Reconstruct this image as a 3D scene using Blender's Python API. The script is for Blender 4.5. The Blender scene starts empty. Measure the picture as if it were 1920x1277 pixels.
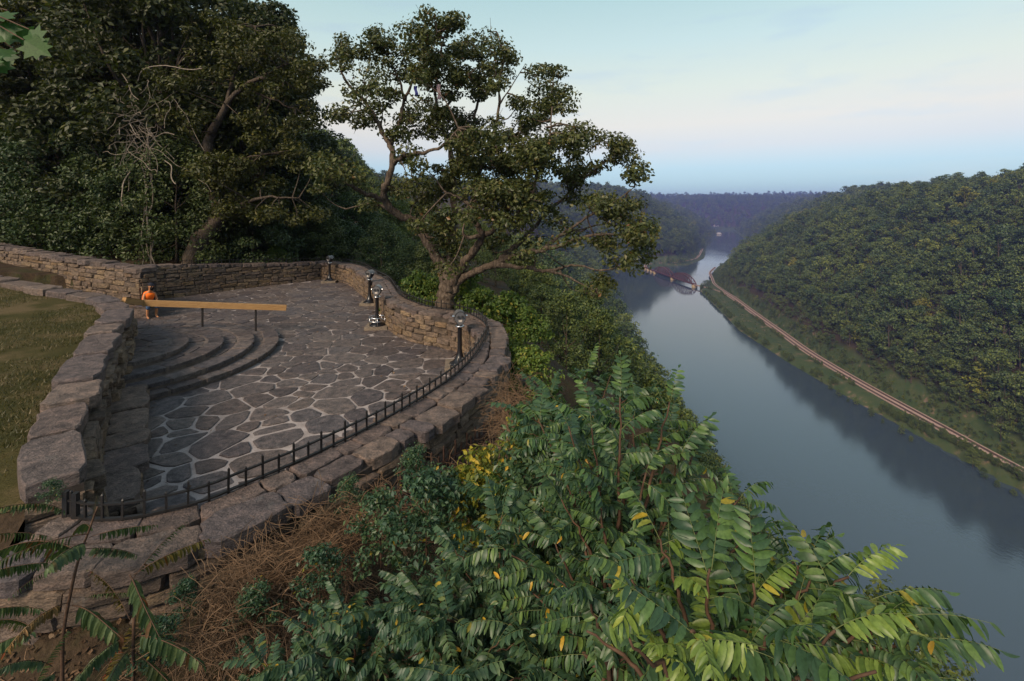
import bpy, math, random
import numpy as np
from mathutils import Matrix, Vector

random.seed(7)
RNG = np.random.default_rng(11)
scene = bpy.context.scene
COL = scene.collection
R = math.radians

# ------------------------------------------------------------------ camera
CZ, FPX, YH = 4.25, 900.0, 388.0          # eye height above the terrace, focal length and eye line of a 1920 px wide frame
cam = bpy.data.cameras.new('camera')
camo = bpy.data.objects.new('camera', cam)
COL.objects.link(camo)
camo.location = (0, 0, CZ)
camo.rotation_euler = (R(90), 0, 0)
cam.sensor_width = 36
cam.lens = 36 * FPX / 1920
cam.shift_y = -(638.5 - YH) / 1920
cam.clip_start = 0.05
cam.clip_end = 30000
scene.camera = camo

# ------------------------------------------------------------------ world
SUN_EL, SUN_AZ = R(36), R(-146)           # after-glow from behind the left shoulder
world = bpy.data.worlds.new('World')
scene.world = world
world.use_nodes = True
wn = world.node_tree
wn.nodes.clear()
def wnode(t, **k):
    n = wn.nodes.new(t)
    for a, b in k.items():
        setattr(n, a, b)
    return n
w_out = wnode('ShaderNodeOutputWorld')
sky = wnode('ShaderNodeTexSky', sky_type='NISHITA')
sky.sun_disc = False
sky.sun_elevation = SUN_EL
sky.sun_rotation = SUN_AZ
bg1 = wnode('ShaderNodeBackground')
bg1.inputs[1].default_value = 0.05
wn.links.new(sky.outputs[0], bg1.inputs[0])
tc = wnode('ShaderNodeTexCoord')
sep = wnode('ShaderNodeSeparateXYZ')
wn.links.new(tc.outputs['Generated'], sep.inputs[0])
ramp = wnode('ShaderNodeValToRGB')
wn.links.new(sep.outputs[2], ramp.inputs[0])
SKY = [(0.0, (0.10, 0.28, 0.42)), (0.04, (0.14, 0.31, 0.41)), (0.075, (0.21, 0.34, 0.42)), (0.115, (0.41, 0.37, 0.34)),
       (0.16, (0.54, 0.445, 0.31)), (0.23, (0.51, 0.505, 0.34)), (0.31, (0.41, 0.50, 0.41)), (0.40, (0.32, 0.45, 0.39)), (0.65, (0.29, 0.36, 0.36)), (1.0, (0.26, 0.31, 0.34))]
cr = ramp.color_ramp
while len(cr.elements) < len(SKY):
    cr.elements.new(0.5)
for e, (p, c) in zip(cr.elements, SKY):
    e.position = p
    e.color = (*c, 1)
# thin wisps of evening cloud
mp = wnode('ShaderNodeMapping')
mp.inputs['Scale'].default_value = (3.0, 3.0, 16.0)
wn.links.new(tc.outputs['Generated'], mp.inputs[0])
nz = wnode('ShaderNodeTexNoise')
nz.inputs['Scale'].default_value = 1.6
nz.inputs['Detail'].default_value = 6
wn.links.new(mp.outputs[0], nz.inputs[0])
r2 = wnode('ShaderNodeValToRGB')
r2.color_ramp.elements[0].position = 0.56
r2.color_ramp.elements[0].color = (0, 0, 0, 1)
r2.color_ramp.elements[1].position = 0.78
r2.color_ramp.elements[1].color = (0.5, 0.5, 0.5, 1)
wn.links.new(nz.outputs[0], r2.inputs[0])
mx = wnode('ShaderNodeMixRGB')
wn.links.new(r2.outputs[0], mx.inputs[0])
wn.links.new(ramp.outputs[0], mx.inputs[1])
mx.inputs[2].default_value = (0.30, 0.37, 0.41, 1)
bg2 = wnode('ShaderNodeBackground')
bg2.inputs[1].default_value = 0.88
wn.links.new(mx.outputs[0], bg2.inputs[0])
addw = wnode('ShaderNodeAddShader')
wn.links.new(bg1.outputs[0], addw.inputs[0])
wn.links.new(bg2.outputs[0], addw.inputs[1])
wn.links.new(addw.outputs[0], w_out.inputs[0])

# ------------------------------------------------------------------ sun
sun = bpy.data.lights.new('sun', 'SUN')
sun.energy = 3.6
sun.angle = R(20)
sun.color = (1.0, 0.80, 0.60)
suno = bpy.data.objects.new('sun', sun)
COL.objects.link(suno)
sd = Vector((math.sin(SUN_AZ) * math.cos(SUN_EL), math.cos(SUN_AZ) * math.cos(SUN_EL), math.sin(SUN_EL)))
suno.rotation_euler = sd.to_track_quat('Z', 'Y').to_euler()
suno.location = sd * 60

scene.view_settings.view_transform = 'Standard'
scene.view_settings.look = 'None'
scene.view_settings.gamma = 1
scene.view_settings.exposure = 0.45
scene.render.engine = 'CYCLES'
cy = scene.cycles
cy.max_bounces = 5
cy.diffuse_bounces = 2
cy.glossy_bounces = 2
cy.transmission_bounces = 2
cy.transparent_max_bounces = 4
cy.volume_bounces = 0
cy.caustics_reflective = False
cy.caustics_refractive = False
cy.use_denoising = True
cy.sample_clamp_indirect = 4

# ------------------------------------------------------------------ helpers
def P(px, py, z):                          # where the sight line of a 1920-px picture point meets height z
    d = FPX * (CZ - z) / (py - YH)
    return ((px - 960) / FPX * d, d)
def Q(px, py, d):                          # the same at a depth of d metres
    return np.array([(px - 960) / FPX * d, d, CZ - (py - YH) / FPX * d])

def nrm(v):
    v = np.asarray(v, float)
    return v / np.maximum(np.linalg.norm(v, axis=-1, keepdims=True), 1e-9)

def mesh(name, V, F, mats, smooth=False, mi=None):
    V = np.asarray(V, np.float32).reshape(-1, 3)
    me = bpy.data.meshes.new(name)
    me.vertices.add(len(V))
    me.vertices.foreach_set('co', V.ravel())
    if isinstance(F, np.ndarray):
        tot = np.full(len(F), F.shape[1], np.int32)
        idx = F.ravel().astype(np.int32)
    else:
        tot = np.array([len(f) for f in F], np.int32)
        idx = np.array([i for f in F for i in f], np.int32)
    me.loops.add(len(idx))
    me.loops.foreach_set('vertex_index', idx)
    me.polygons.add(len(tot))
    st = np.zeros(len(tot), np.int32)
    st[1:] = np.cumsum(tot)[:-1]
    me.polygons.foreach_set('loop_start', st)
    me.polygons.foreach_set('loop_total', tot)
    for m in (mats if isinstance(mats, (list, tuple)) else [mats]):
        me.materials.append(m)
    if mi is not None:
        me.polygons.foreach_set('material_index', np.asarray(mi, np.int32))
    me.polygons.foreach_set('use_smooth', np.full(len(tot), smooth, bool))
    me.update(calc_edges=True)
    return me

def link(name, me, parent=None):
    o = bpy.data.objects.new(name, me)
    COL.objects.link(o)
    if parent is not None:
        o.parent = parent
        m, W = parent, Matrix.Identity(4)
        while m is not None:
            W = (m.matrix_parent_inverse if m.parent else Matrix.Identity(4)) @ Matrix.Translation(m.location) @ W
            m = m.parent
        o.matrix_parent_inverse = W.inverted()
    return o

def obj(name, V, F, mat, parent=None, smooth=False, mi=None):
    return link(name, mesh(name, V, F, mat, smooth, mi), parent)

def tag(o, label=None, cat=None, group=None, kind=None):
    if label: o['label'] = label
    if cat: o['category'] = cat
    if group: o['group'] = group
    if kind: o['kind'] = kind
    return o

def thing(name, loc, label, cat, group=None):
    o = bpy.data.objects.new(name, None)
    COL.objects.link(o)
    o.empty_display_size = 0.2
    o.location = [float(c) for c in loc]
    return tag(o, label, cat, group)

class MB:                                   # mesh builder: collects pieces of one part
    def __init__(s):
        s.V, s.F, s.n = [], [], 0
    def add(s, V, F):
        V = np.asarray(V, float).reshape(-1, 3)
        s.V.append(V)
        s.F += [tuple(int(i) + s.n for i in f) for f in F]
        s.n += len(V)
        return s
    def box(s, c, size, ax=None):
        c = np.asarray(c, float)
        h = np.asarray(size, float) / 2
        A = np.eye(3) if ax is None else np.asarray(ax, float)
        v = [c + A.T @ (h * np.array(k)) for k in
             [(-1, -1, -1), (1, -1, -1), (1, 1, -1), (-1, 1, -1), (-1, -1, 1), (1, -1, 1), (1, 1, 1), (-1, 1, 1)]]
        return s.add(v, [(0, 3, 2, 1), (4, 5, 6, 7), (0, 1, 5, 4), (1, 2, 6, 5), (2, 3, 7, 6), (3, 0, 4, 7)])
    def bar(s, a, b, w, h=None):
        a, b = np.asarray(a, float), np.asarray(b, float)
        x = nrm(b - a)
        up = np.array([0, 0, 1.]) if abs(x[2]) < 0.95 else np.array([1., 0, 0])
        y = nrm(np.cross(up, x))
        z = np.cross(x, y)
        return s.box((a + b) / 2, (np.linalg.norm(b - a), w, h or w), np.array([x, y, z]))
    def tube(s, pts, rad, n=8, cap=True):
        V, F = tube(pts, rad, n, cap)
        return s.add(V, F)
    def lathe(s, c, prof, n=20):
        c = np.asarray(c, float)
        a = np.linspace(0, 2 * np.pi, n, endpoint=False)
        V, F = [], []
        for r, z in prof:
            V += [c + (r * math.cos(t), r * math.sin(t), z) for t in a]
        for i in range(len(prof) - 1):
            for j in range(n):
                k = (j + 1) % n
                F.append((i * n + j, i * n + k, (i + 1) * n + k, (i + 1) * n + j))
        F.append(tuple(range(n))[::-1])
        F.append(tuple(range((len(prof) - 1) * n, len(prof) * n)))
        return s.add(V, F)
    def mesh(s, name, mat, smooth=False):
        return mesh(name, np.concatenate(s.V), s.F, mat, smooth)
    def build(s, name, mat, parent=None, smooth=False):
        return link(name, s.mesh(name, mat, smooth), parent)

def tube(pts, rad, n=8, cap=True):
    pts = np.asarray(pts, float)
    rad = np.broadcast_to(np.asarray(rad, float), (len(pts),))
    t = nrm(np.gradient(pts, axis=0))
    ref = np.array([0.31, 0.87, 0.39])
    u = nrm(np.cross(t, ref))
    v = np.cross(t, u)
    a = np.linspace(0, 2 * np.pi, n, endpoint=False)
    V = (pts[:, None] + rad[:, None, None] * (np.cos(a)[None, :, None] * u[:, None] + np.sin(a)[None, :, None] * v[:, None])).reshape(-1, 3)
    F = []
    m = len(pts)
    for i in range(m - 1):
        for j in range(n):
            k = (j + 1) % n
            F.append((i * n + j, i * n + k, (i + 1) * n + k, (i + 1) * n + j))
    if cap:
        F.append(tuple(range((m - 1) * n, m * n)))
        F.append(tuple(range(n))[::-1])
    return V, F

def smoothline(pts, k=5):                   # Catmull-Rom through the points (any dimension)
    p = np.asarray(pts, float)
    if len(p) < 3:
        t = np.linspace(0, 1, k * (len(p) - 1) + 1)[:, None]
        return p[0] * (1 - t) + p[-1] * t
    q = np.vstack([2 * p[0] - p[1], p, 2 * p[-1] - p[-2]])
    out = []
    for i in range(len(p) - 1):
        a, b, c, d = q[i:i + 4]
        for t in np.arange(k) / k:
            out.append(0.5 * (2 * b + (c - a) * t + (2 * a - 5 * b + 4 * c - d) * t * t + (3 * b - a - 3 * c + d) * t ** 3))
    out.append(p[-1])
    return np.array(out)

def vnoise(x, y, seed=0):                   # smooth value noise
    xi, yi = np.floor(x).astype(np.int64), np.floor(y).astype(np.int64)
    fx, fy = x - xi, y - yi
    fx, fy = fx * fx * (3 - 2 * fx), fy * fy * (3 - 2 * fy)
    def h(a, b):
        k = (a * 374761393 + b * 668265263 + seed * 974711) & 0x7fffffff
        k = ((k ^ (k >> 13)) * 1274126177) & 0x7fffffff
        return ((k ^ (k >> 16)) & 0xffff) / 65535.0
    return (h(xi, yi) * (1 - fx) + h(xi + 1, yi) * fx) * (1 - fy) + (h(xi, yi + 1) * (1 - fx) + h(xi + 1, yi + 1) * fx) * fy
def fbm(x, y, seed=0, o=4):
    s, a = 0, 0.5
    for i in range(o):
        s = s + a * (vnoise(x, y, seed + i) - 0.5)
        x, y, a = x * 2.03, y * 2.03, a * 0.5
    return s

# ------------------------------------------------------------------ materials
class NT:
    def __init__(s, name):
        s.m = bpy.data.materials.new(name)
        s.m.use_nodes = True
        s.t = s.m.node_tree
        s.t.nodes.clear()
        s.out = s.n('ShaderNodeOutputMaterial')
    def n(s, t, **k):
        x = s.t.nodes.new(t)
        for a, b in k.items():
            setattr(x, a, b)
        return x
    def l(s, a, b):
        s.t.links.new(a, b)
    def ramp(s, fac, stops, interp='LINEAR'):
        r = s.n('ShaderNodeValToRGB')
        r.color_ramp.interpolation = interp
        e = r.color_ramp.elements
        while len(e) < len(stops):
            e.new(0.5)
        for x, (p, c) in zip(e, stops):
            x.position = p
            x.color = (*c, 1) if len(c) == 3 else c
        s.l(fac, r.inputs[0])
        return r.outputs[0]
    def noise(s, scale, detail=4, rough=0.55, vec=None):
        x = s.n('ShaderNodeTexNoise')
        x.inputs['Scale'].default_value = scale
        x.inputs['Detail'].default_value = detail
        x.inputs['Roughness'].default_value = rough
        if vec is not None:
            s.l(vec, x.inputs['Vector'])
        return x.outputs[0]
    def pos(s, scale=(1, 1, 1)):
        g = s.n('ShaderNodeNewGeometry')
        m = s.n('ShaderNodeMapping')
        m.inputs['Scale'].default_value = scale
        s.l(g.outputs['Position'], m.inputs[0])
        return m.outputs[0]
    def mix(s, f, a, b, t='MIX'):
        x = s.n('ShaderNodeMixRGB', blend_type=t)
        for i, v in ((0, f), (1, a), (2, b)):
            if isinstance(v, (int, float)):
                x.inputs[i].default_value = v if i == 0 else (v, v, v, 1)
            elif isinstance(v, tuple):
                x.inputs[i].default_value = (*v, 1)
            else:
                s.l(v, x.inputs[i])
        return x.outputs[0]
    def math(s, op, a, b=0.0):
        x = s.n('ShaderNodeMath', operation=op)
        for i, v in ((0, a), (1, b)):
            if isinstance(v, (int, float)):
                x.inputs[i].default_value = v
            else:
                s.l(v, x.inputs[i])
        return x.outputs[0]
    def rnd(s):                              # one random number per piece, whether an object or an island of a joined part
        o = s.n('ShaderNodeObjectInfo')
        g = s.n('ShaderNodeNewGeometry')
        return s.math('FRACT', s.math('ADD', s.math('MULTIPLY', o.outputs['Random'], 7.31), g.outputs['Random Per Island'])), o.outputs['Random'], g.outputs['Random Per Island']
    def bsdf(s, col, rough=0.8, spec=0.3, metal=0.0, bump=None, bs=0.3, bd=0.02, ior=1.5):
        b = s.n('ShaderNodeBsdfPrincipled')
        for k, v in (('Base Color', col), ('Roughness', rough), ('Metallic', metal), ('Specular IOR Level', spec)):
            if isinstance(v, tuple):
                b.inputs[k].default_value = (*v, 1)
            elif isinstance(v, (int, float)):
                b.inputs[k].default_value = v
            else:
                s.l(v, b.inputs[k])
        b.inputs['IOR'].default_value = ior
        if bump is not None:
            u = s.n('ShaderNodeBump')
            u.inputs['Strength'].default_value = bs
            u.inputs['Distance'].default_value = bd
            s.l(bump, u.inputs['Height'])
            s.l(u.outputs[0], b.inputs['Normal'])
        return b
    def done(s, b):
        s.l(b.outputs[0], s.out.inputs[0])
        return s.m

def stone_mat(name, pal, layered=(1, 1, 1), bs=0.6, rough=0.75, spec=0.25):
    m = NT(name)
    r, _, _ = m.rnd()
    c = m.ramp(r, [(i / max(1, len(pal) - 1), p) for i, p in enumerate(pal)])
    v = m.pos(layered)
    n1 = m.noise(6, 6, 0.65, v)
    n2 = m.noise(38, 5, 0.7, v)
    c = m.mix(1.0, c, m.ramp(n1, [(0.28, (0.32, 0.31, 0.33)), (0.5, (0.95, 0.95, 0.95)), (0.75, (1.8, 1.65, 1.55))]), 'MULTIPLY')
    c = m.mix(0.9, c, m.ramp(n2, [(0.3, (0.4, 0.4, 0.4)), (0.7, (1.6, 1.6, 1.6))]), 'MULTIPLY')
    li = m.ramp(m.noise(3.1, 5, 0.7, m.pos((1.3, 1, 1.7))), [(0.60, (0, 0, 0)), (0.72, (1, 1, 1))])
    c = m.mix(m.math('MULTIPLY', li, 0.35), c, (0.20, 0.20, 0.19))
    h = m.math('ADD', n1, m.math('MULTIPLY', n2, 0.5))
    c = m.mix(1.0, c, 0.86, 'MULTIPLY')
    return m.done(m.bsdf(c, rough, spec, bump=h, bs=bs, bd=0.07))

def leaf_mat(name, pal, tree_var=None, rough=0.5, tr=0.25, spec=0.3, tcol=(1.3, 1.5, 0.6)):
    m = NT(name)
    r, o, isl = m.rnd()
    c = m.ramp(r, pal)
    c = m.mix(0.7, c, m.ramp(m.noise(90, 3, 0.6, m.pos()), [(0.3, (0.6, 0.62, 0.6)), (0.7, (1.35, 1.3, 1.3))]), 'MULTIPLY')
    if tree_var:
        c = m.mix(1.0, c, m.ramp(o, tree_var), 'MULTIPLY')
    b = m.bsdf(c, rough, spec)
    if tr <= 0:
        return m.done(b)
    t = m.n('ShaderNodeBsdfTranslucent')
    m.l(m.mix(1.0, c, tcol, 'MULTIPLY'), t.inputs[0])
    x = m.n('ShaderNodeMixShader')
    x.inputs[0].default_value = tr
    m.l(b.outputs[0], x.inputs[1])
    m.l(t.outputs[0], x.inputs[2])
    m.l(x.outputs[0], m.out.inputs[0])
    return m.m

def plain(name, col, rough=0.6, spec=0.3, metal=0.0, var=0.25, scale=20):
    m = NT(name)
    n = m.noise(scale, 4, 0.6, m.pos())
    c = m.mix(1.0, col, m.ramp(n, [(0.3, (1 - var,) * 3), (0.7, (1 + var,) * 3)]), 'MULTIPLY')
    return m.done(m.bsdf(c, rough, spec, metal, bump=n, bs=0.12, bd=0.01))

M = {}
M['flag'] = stone_mat('flagstone', [(0.060, 0.050, 0.052), (0.105, 0.083, 0.076), (0.070, 0.060, 0.065), (0.13, 0.108, 0.10), (0.090, 0.080, 0.084), (0.115, 0.092, 0.082)], bs=0.7, rough=0.6, spec=0.4)
M['wall'] = stone_mat('wall_stone', [(0.13, 0.09, 0.06), (0.19, 0.14, 0.10), (0.10, 0.075, 0.06), (0.22, 0.16, 0.10), (0.15, 0.115, 0.095), (0.17, 0.115, 0.065)], (1, 1, 2.6), bs=0.8)
M['cope'] = stone_mat('coping_stone', [(0.095, 0.075, 0.072), (0.14, 0.104, 0.090), (0.105, 0.086, 0.086), (0.17, 0.128, 0.104), (0.085, 0.064, 0.057)], (1, 1, 2.0), bs=0.9, rough=0.65, spec=0.35)
M['core'] = plain('wall_core', (0.055, 0.045, 0.038), 0.95, 0.1, var=0.5, scale=9)
def mortar():
    m = NT('mortar')
    n = m.noise(3, 6, 0.6, m.pos())
    n2 = m.noise(60, 3, 0.6, m.pos())
    c = m.ramp(n, [(0.3, (0.19, 0.165, 0.155)), (0.7, (0.33, 0.295, 0.285))])
    sx = m.n('ShaderNodeSeparateXYZ')      # the front bay was re-pointed with pale cement, the rest keeps its old brown joints
    m.l(m.pos(), sx.inputs[0])
    f = m.math('ADD', m.math('MULTIPLY', sx.outputs[1], 0.1), m.math('MULTIPLY', m.noise(0.5, 3, 0.5, m.pos()), 0.35))
    c = m.mix(m.ramp(f, [(1.0, (0, 0, 0)), (1.3, (1, 1, 1))]), c, m.ramp(n, [(0.3, (0.075, 0.058, 0.052)), (0.7, (0.125, 0.098, 0.086))]))
    c = m.mix(0.6, c, m.ramp(n2, [(0.3, (0.6, 0.6, 0.6)), (0.7, (1.3, 1.3, 1.3))]), 'MULTIPLY')
    return m.done(m.bsdf(c, 0.9, 0.2, bump=n2, bs=0.4, bd=0.01))
M['mortar'] = mortar()
M['oldmortar'] = plain('old_mortar', (0.115, 0.092, 0.08), 0.9, 0.2, var=0.4, scale=5)
M['iron'] = plain('wrought_iron', (0.012, 0.011, 0.011), 0.45, 0.4, var=0.4)
M['rust'] = plain('rusty_iron', (0.045, 0.025, 0.018), 0.8, 0.2, var=0.5)
M['black'] = plain('black_enamel', (0.010, 0.010, 0.012), 0.3, 0.5, var=0.2)
M['chrome'] = plain('brushed_steel', (0.62, 0.62, 0.64), 0.28, 0.5, 1.0, var=0.1)
M['shield'] = plain('cast_aluminium', (0.11, 0.108, 0.112), 0.4, 0.5, 0.25, var=0.15)
M['plate'] = plain('pale_plate', (0.55, 0.48, 0.42), 0.5, 0.4, 0.3, var=0.1)
M['dial'] = plain('dark_dial', (0.03, 0.03, 0.03), 0.4, 0.4)
M['slab'] = plain('cast_slab', (0.16, 0.13, 0.10), 0.85, 0.2, var=0.4, scale=8)
def wood():
    m = NT('rail_timber')
    n = m.noise(5, 6, 0.65, m.pos((1, 1, 14)))
    c = m.ramp(n, [(0.25, (0.18, 0.095, 0.035)), (0.55, (0.32, 0.185, 0.075)), (0.8, (0.38, 0.24, 0.11))])
    return m.done(m.bsdf(c, 0.6, 0.3, bump=n, bs=0.2, bd=0.005))
M['wood'] = wood()
def bark(name, a, b, c_):
    m = NT(name)
    n = m.noise(5, 7, 0.7, m.pos((3, 3, 0.8)))
    c = m.ramp(n, [(0.3, a), (0.5, b), (0.72, c_)])
    return m.done(m.bsdf(c, 0.9, 0.15, bump=n, bs=1.0, bd=0.06))
M['oakbark'] = bark('oak_bark', (0.028, 0.021, 0.016), (0.085, 0.064, 0.048), (0.21, 0.165, 0.125))
M['bark'] = bark('dark_bark', (0.022, 0.017, 0.013), (0.065, 0.05, 0.038), (0.13, 0.105, 0.08))
M['deadwood'] = bark('dead_wood', (0.10, 0.08, 0.06), (0.20, 0.165, 0.13), (0.32, 0.27, 0.22))
M['vine'] = plain('dry_vine', (0.13, 0.083, 0.05), 0.9, 0.1, var=0.5, scale=6)
M['oakleaf'] = leaf_mat('oak_leaf', [(0, (0.028, 0.038, 0.011)), (0.45, (0.052, 0.064, 0.017)), (0.85, (0.088, 0.096, 0.026)), (0.985, (0.10, 0.09, 0.03)), (1, (0.14, 0.06, 0.02))], rough=0.45, tr=0.2)
TV = [(0, (0.55, 0.68, 0.72)), (0.25, (0.82, 0.88, 0.85)), (0.5, (1.05, 1.02, 0.9)), (0.75, (1.22, 1.14, 0.85)), (0.92, (1.45, 1.32, 0.9)), (0.97, (1.7, 1.45, 0.85)), (1, (2.2, 1.5, 0.7))]
M['fleaf'] = leaf_mat('forest_leaf', [(0, (0.032, 0.056, 0.022)), (0.5, (0.060, 0.090, 0.029)), (1, (0.112, 0.140, 0.038))], TV, tr=0.12)
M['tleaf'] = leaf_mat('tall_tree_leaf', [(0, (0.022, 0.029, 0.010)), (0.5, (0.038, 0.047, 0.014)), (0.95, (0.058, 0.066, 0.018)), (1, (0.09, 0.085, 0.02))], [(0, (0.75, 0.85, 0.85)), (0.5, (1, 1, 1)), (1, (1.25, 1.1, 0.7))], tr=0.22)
M['bushleaf'] = leaf_mat('bush_leaf', [(0, (0.05, 0.095, 0.02)), (0.5, (0.085, 0.14, 0.028)), (0.9, (0.13, 0.19, 0.035)), (1, (0.22, 0.19, 0.03))], [(0, (0.7, 0.75, 0.8)), (1, (1.15, 1.05, 0.9))], tr=0.3)
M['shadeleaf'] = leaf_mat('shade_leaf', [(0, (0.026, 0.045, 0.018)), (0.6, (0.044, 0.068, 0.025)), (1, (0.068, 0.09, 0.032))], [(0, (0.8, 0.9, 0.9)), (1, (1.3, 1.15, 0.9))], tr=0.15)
LP = [(0, (0.028, 0.060, 0.030)), (0.35, (0.042, 0.084, 0.036)), (0.7, (0.06, 0.112, 0.036)), (0.985, (0.10, 0.165, 0.042)), (0.991, (0.30, 0.24, 0.03)), (1, (0.42, 0.24, 0.02))]
M['locust'] = leaf_mat('locust_leaf', LP, [(0, (0.75, 0.85, 0.95)), (1, (1.1, 1.05, 0.95))], rough=0.42, tr=0.25, spec=0.35)
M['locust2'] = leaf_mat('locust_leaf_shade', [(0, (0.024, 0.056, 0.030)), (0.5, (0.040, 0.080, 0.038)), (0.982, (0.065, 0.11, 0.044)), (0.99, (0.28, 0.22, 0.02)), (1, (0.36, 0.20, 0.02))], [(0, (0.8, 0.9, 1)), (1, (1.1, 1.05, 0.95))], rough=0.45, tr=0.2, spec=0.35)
M['locust_young'] = leaf_mat('young_locust_leaf', [(0, (0.09, 0.15, 0.03)), (0.9, (0.17, 0.24, 0.045)), (1, (0.33, 0.27, 0.03))], rough=0.42, tr=0.3, spec=0.35)
M['sumac'] = leaf_mat('drooping_leaf', [(0, (0.04, 0.07, 0.03)), (0.6, (0.065, 0.10, 0.036)), (0.9, (0.09, 0.12, 0.042)), (0.95, (0.10, 0.055, 0.02)), (1, (0.13, 0.05, 0.02))], [(0, (0.8, 0.8, 0.7)), (0.75, (1, 1, 1)), (0.85, (1.7, 0.9, 0.6)), (1, (2.2, 0.8, 0.5))], rough=0.5, tr=0.15)
M['stem'] = plain('green_stem', (0.10, 0.12, 0.04), 0.6, 0.3, var=0.3)
M['twig'] = plain('brown_twig', (0.07, 0.04, 0.025), 0.8, 0.2, var=0.4)
M['maple'] = leaf_mat('lobed_leaf', [(0, (0.03, 0.075, 0.02)), (1, (0.06, 0.12, 0.03))], tr=0.35)
def water():
    m = NT('river_water')
    v = m.pos((1, 0.7, 1))
    n = m.noise(0.55, 5, 0.6, v)
    n2 = m.noise(0.012, 3, 0.5, m.pos((1, 0.35, 1)))
    b = m.bsdf((0.036, 0.052, 0.066), m.ramp(n2, [(0.35, (0.04, 0.04, 0.04)), (0.7, (0.11, 0.11, 0.11))]), 0.5, bump=n, bs=0.30, bd=0.12, ior=1.65)
    return m.done(b)
M['water'] = water()
def ground():
    m = NT('forest_floor')
    n = m.noise(0.9, 7, 0.65, m.pos())
    n2 = m.noise(14, 5, 0.7, m.pos())
    c = m.ramp(n, [(0.3, (0.020, 0.016, 0.011)), (0.5, (0.045, 0.032, 0.021)), (0.62, (0.035, 0.036, 0.017)), (0.8, (0.075, 0.05, 0.032))])
    c = m.mix(0.8, c, m.ramp(n2, [(0.3, (0.5, 0.5, 0.5)), (0.7, (1.6, 1.5, 1.4))]), 'MULTIPLY')
    sx = m.n('ShaderNodeSeparateXYZ')
    m.l(m.pos(), sx.inputs[0])
    bank = m.ramp(m.noise(0.09, 5, 0.65, m.pos()), [(0.40, (0.035, 0.055, 0.02)), (0.58, (0.055, 0.066, 0.026)), (0.66, (0.13, 0.095, 0.06)), (0.8, (0.19, 0.14, 0.10))])
    c = m.mix(m.ramp(m.math('DIVIDE', m.math('ADD', sx.outputs[2], 174.0), 48.0), [(0.45, (1, 1, 1)), (0.6, (0, 0, 0))]), c, bank)
    return m.done(m.bsdf(c, 0.95, 0.1, bump=n2, bs=0.8, bd=0.05))
M['ground'] = ground()
def lawn():
    m = NT('lawn_turf')
    n = m.noise(0.8, 6, 0.6, m.pos())
    n2 = m.noise(45, 5, 0.7, m.pos())
    c = m.ramp(n, [(0.3, (0.030, 0.032, 0.011)), (0.5, (0.052, 0.045, 0.018)), (0.62, (0.10, 0.074, 0.042))])
    c = m.mix(0.8, c, m.ramp(n2, [(0.3, (0.45, 0.5, 0.4)), (0.7, (1.5, 1.5, 1.4))]), 'MULTIPLY')
    return m.done(m.bsdf(c, 0.95, 0.1, bump=n2, bs=0.8, bd=0.03))
M['lawn'] = lawn()
M['grass'] = leaf_mat('grass_blade', [(0, (0.03, 0.037, 0.010)), (0.5, (0.055, 0.056, 0.018)), (0.75, (0.11, 0.086, 0.04)), (1, (0.16, 0.125, 0.06))], tr=0.2)
M['ballast'] = plain('ballast_gravel', (0.32, 0.225, 0.185), 0.95, 0.1, var=0.35, scale=1.2)
M['sleepers'] = plain('sleeper_timber', (0.06, 0.04, 0.032), 0.9, 0.1, var=0.4, scale=2)
M['railsteel'] = plain('rail_steel', (0.22, 0.13, 0.10), 0.5, 0.4, 0.6, var=0.2)
M['bridge'] = plain('bridge_steel', (0.075, 0.032, 0.030), 0.8, 0.2, var=0.2, scale=0.3)
M['pier'] = plain('pier_masonry', (0.36, 0.27, 0.16), 0.9, 0.1, var=0.3, scale=0.4)
M['skin'] = plain('skin', (0.42, 0.19, 0.09), 0.55, 0.3, var=0.08)
M['orange'] = plain('orange_cotton', (0.85, 0.16, 0.02), 0.9, 0.1, var=0.1)
M['denim'] = plain('blue_denim', (0.05, 0.09, 0.17), 0.9, 0.1, var=0.2)
M['capcloth'] = plain('dark_cap_cloth', (0.012, 0.015, 0.025), 0.8, 0.2, var=0.2)
M['hair'] = plain('dark_hair', (0.012, 0.008, 0.006), 0.7, 0.2, var=0.2)
M['blue_rag'] = plain('blue_cloth', (0.05, 0.06, 0.22), 0.9, 0.1)
M['pink_rag'] = plain('faded_cloth', (0.32, 0.24, 0.25), 0.9, 0.1)
M['roofred'] = plain('red_roof', (0.12, 0.04, 0.04), 0.8, 0.2, scale=0.5)
M['cabin'] = plain('cabin_boards', (0.05, 0.035, 0.035), 0.8, 0.2, scale=0.5)
M['paleroof'] = plain('pale_walls', (0.4, 0.36, 0.34), 0.8, 0.2, scale=0.5)

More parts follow.
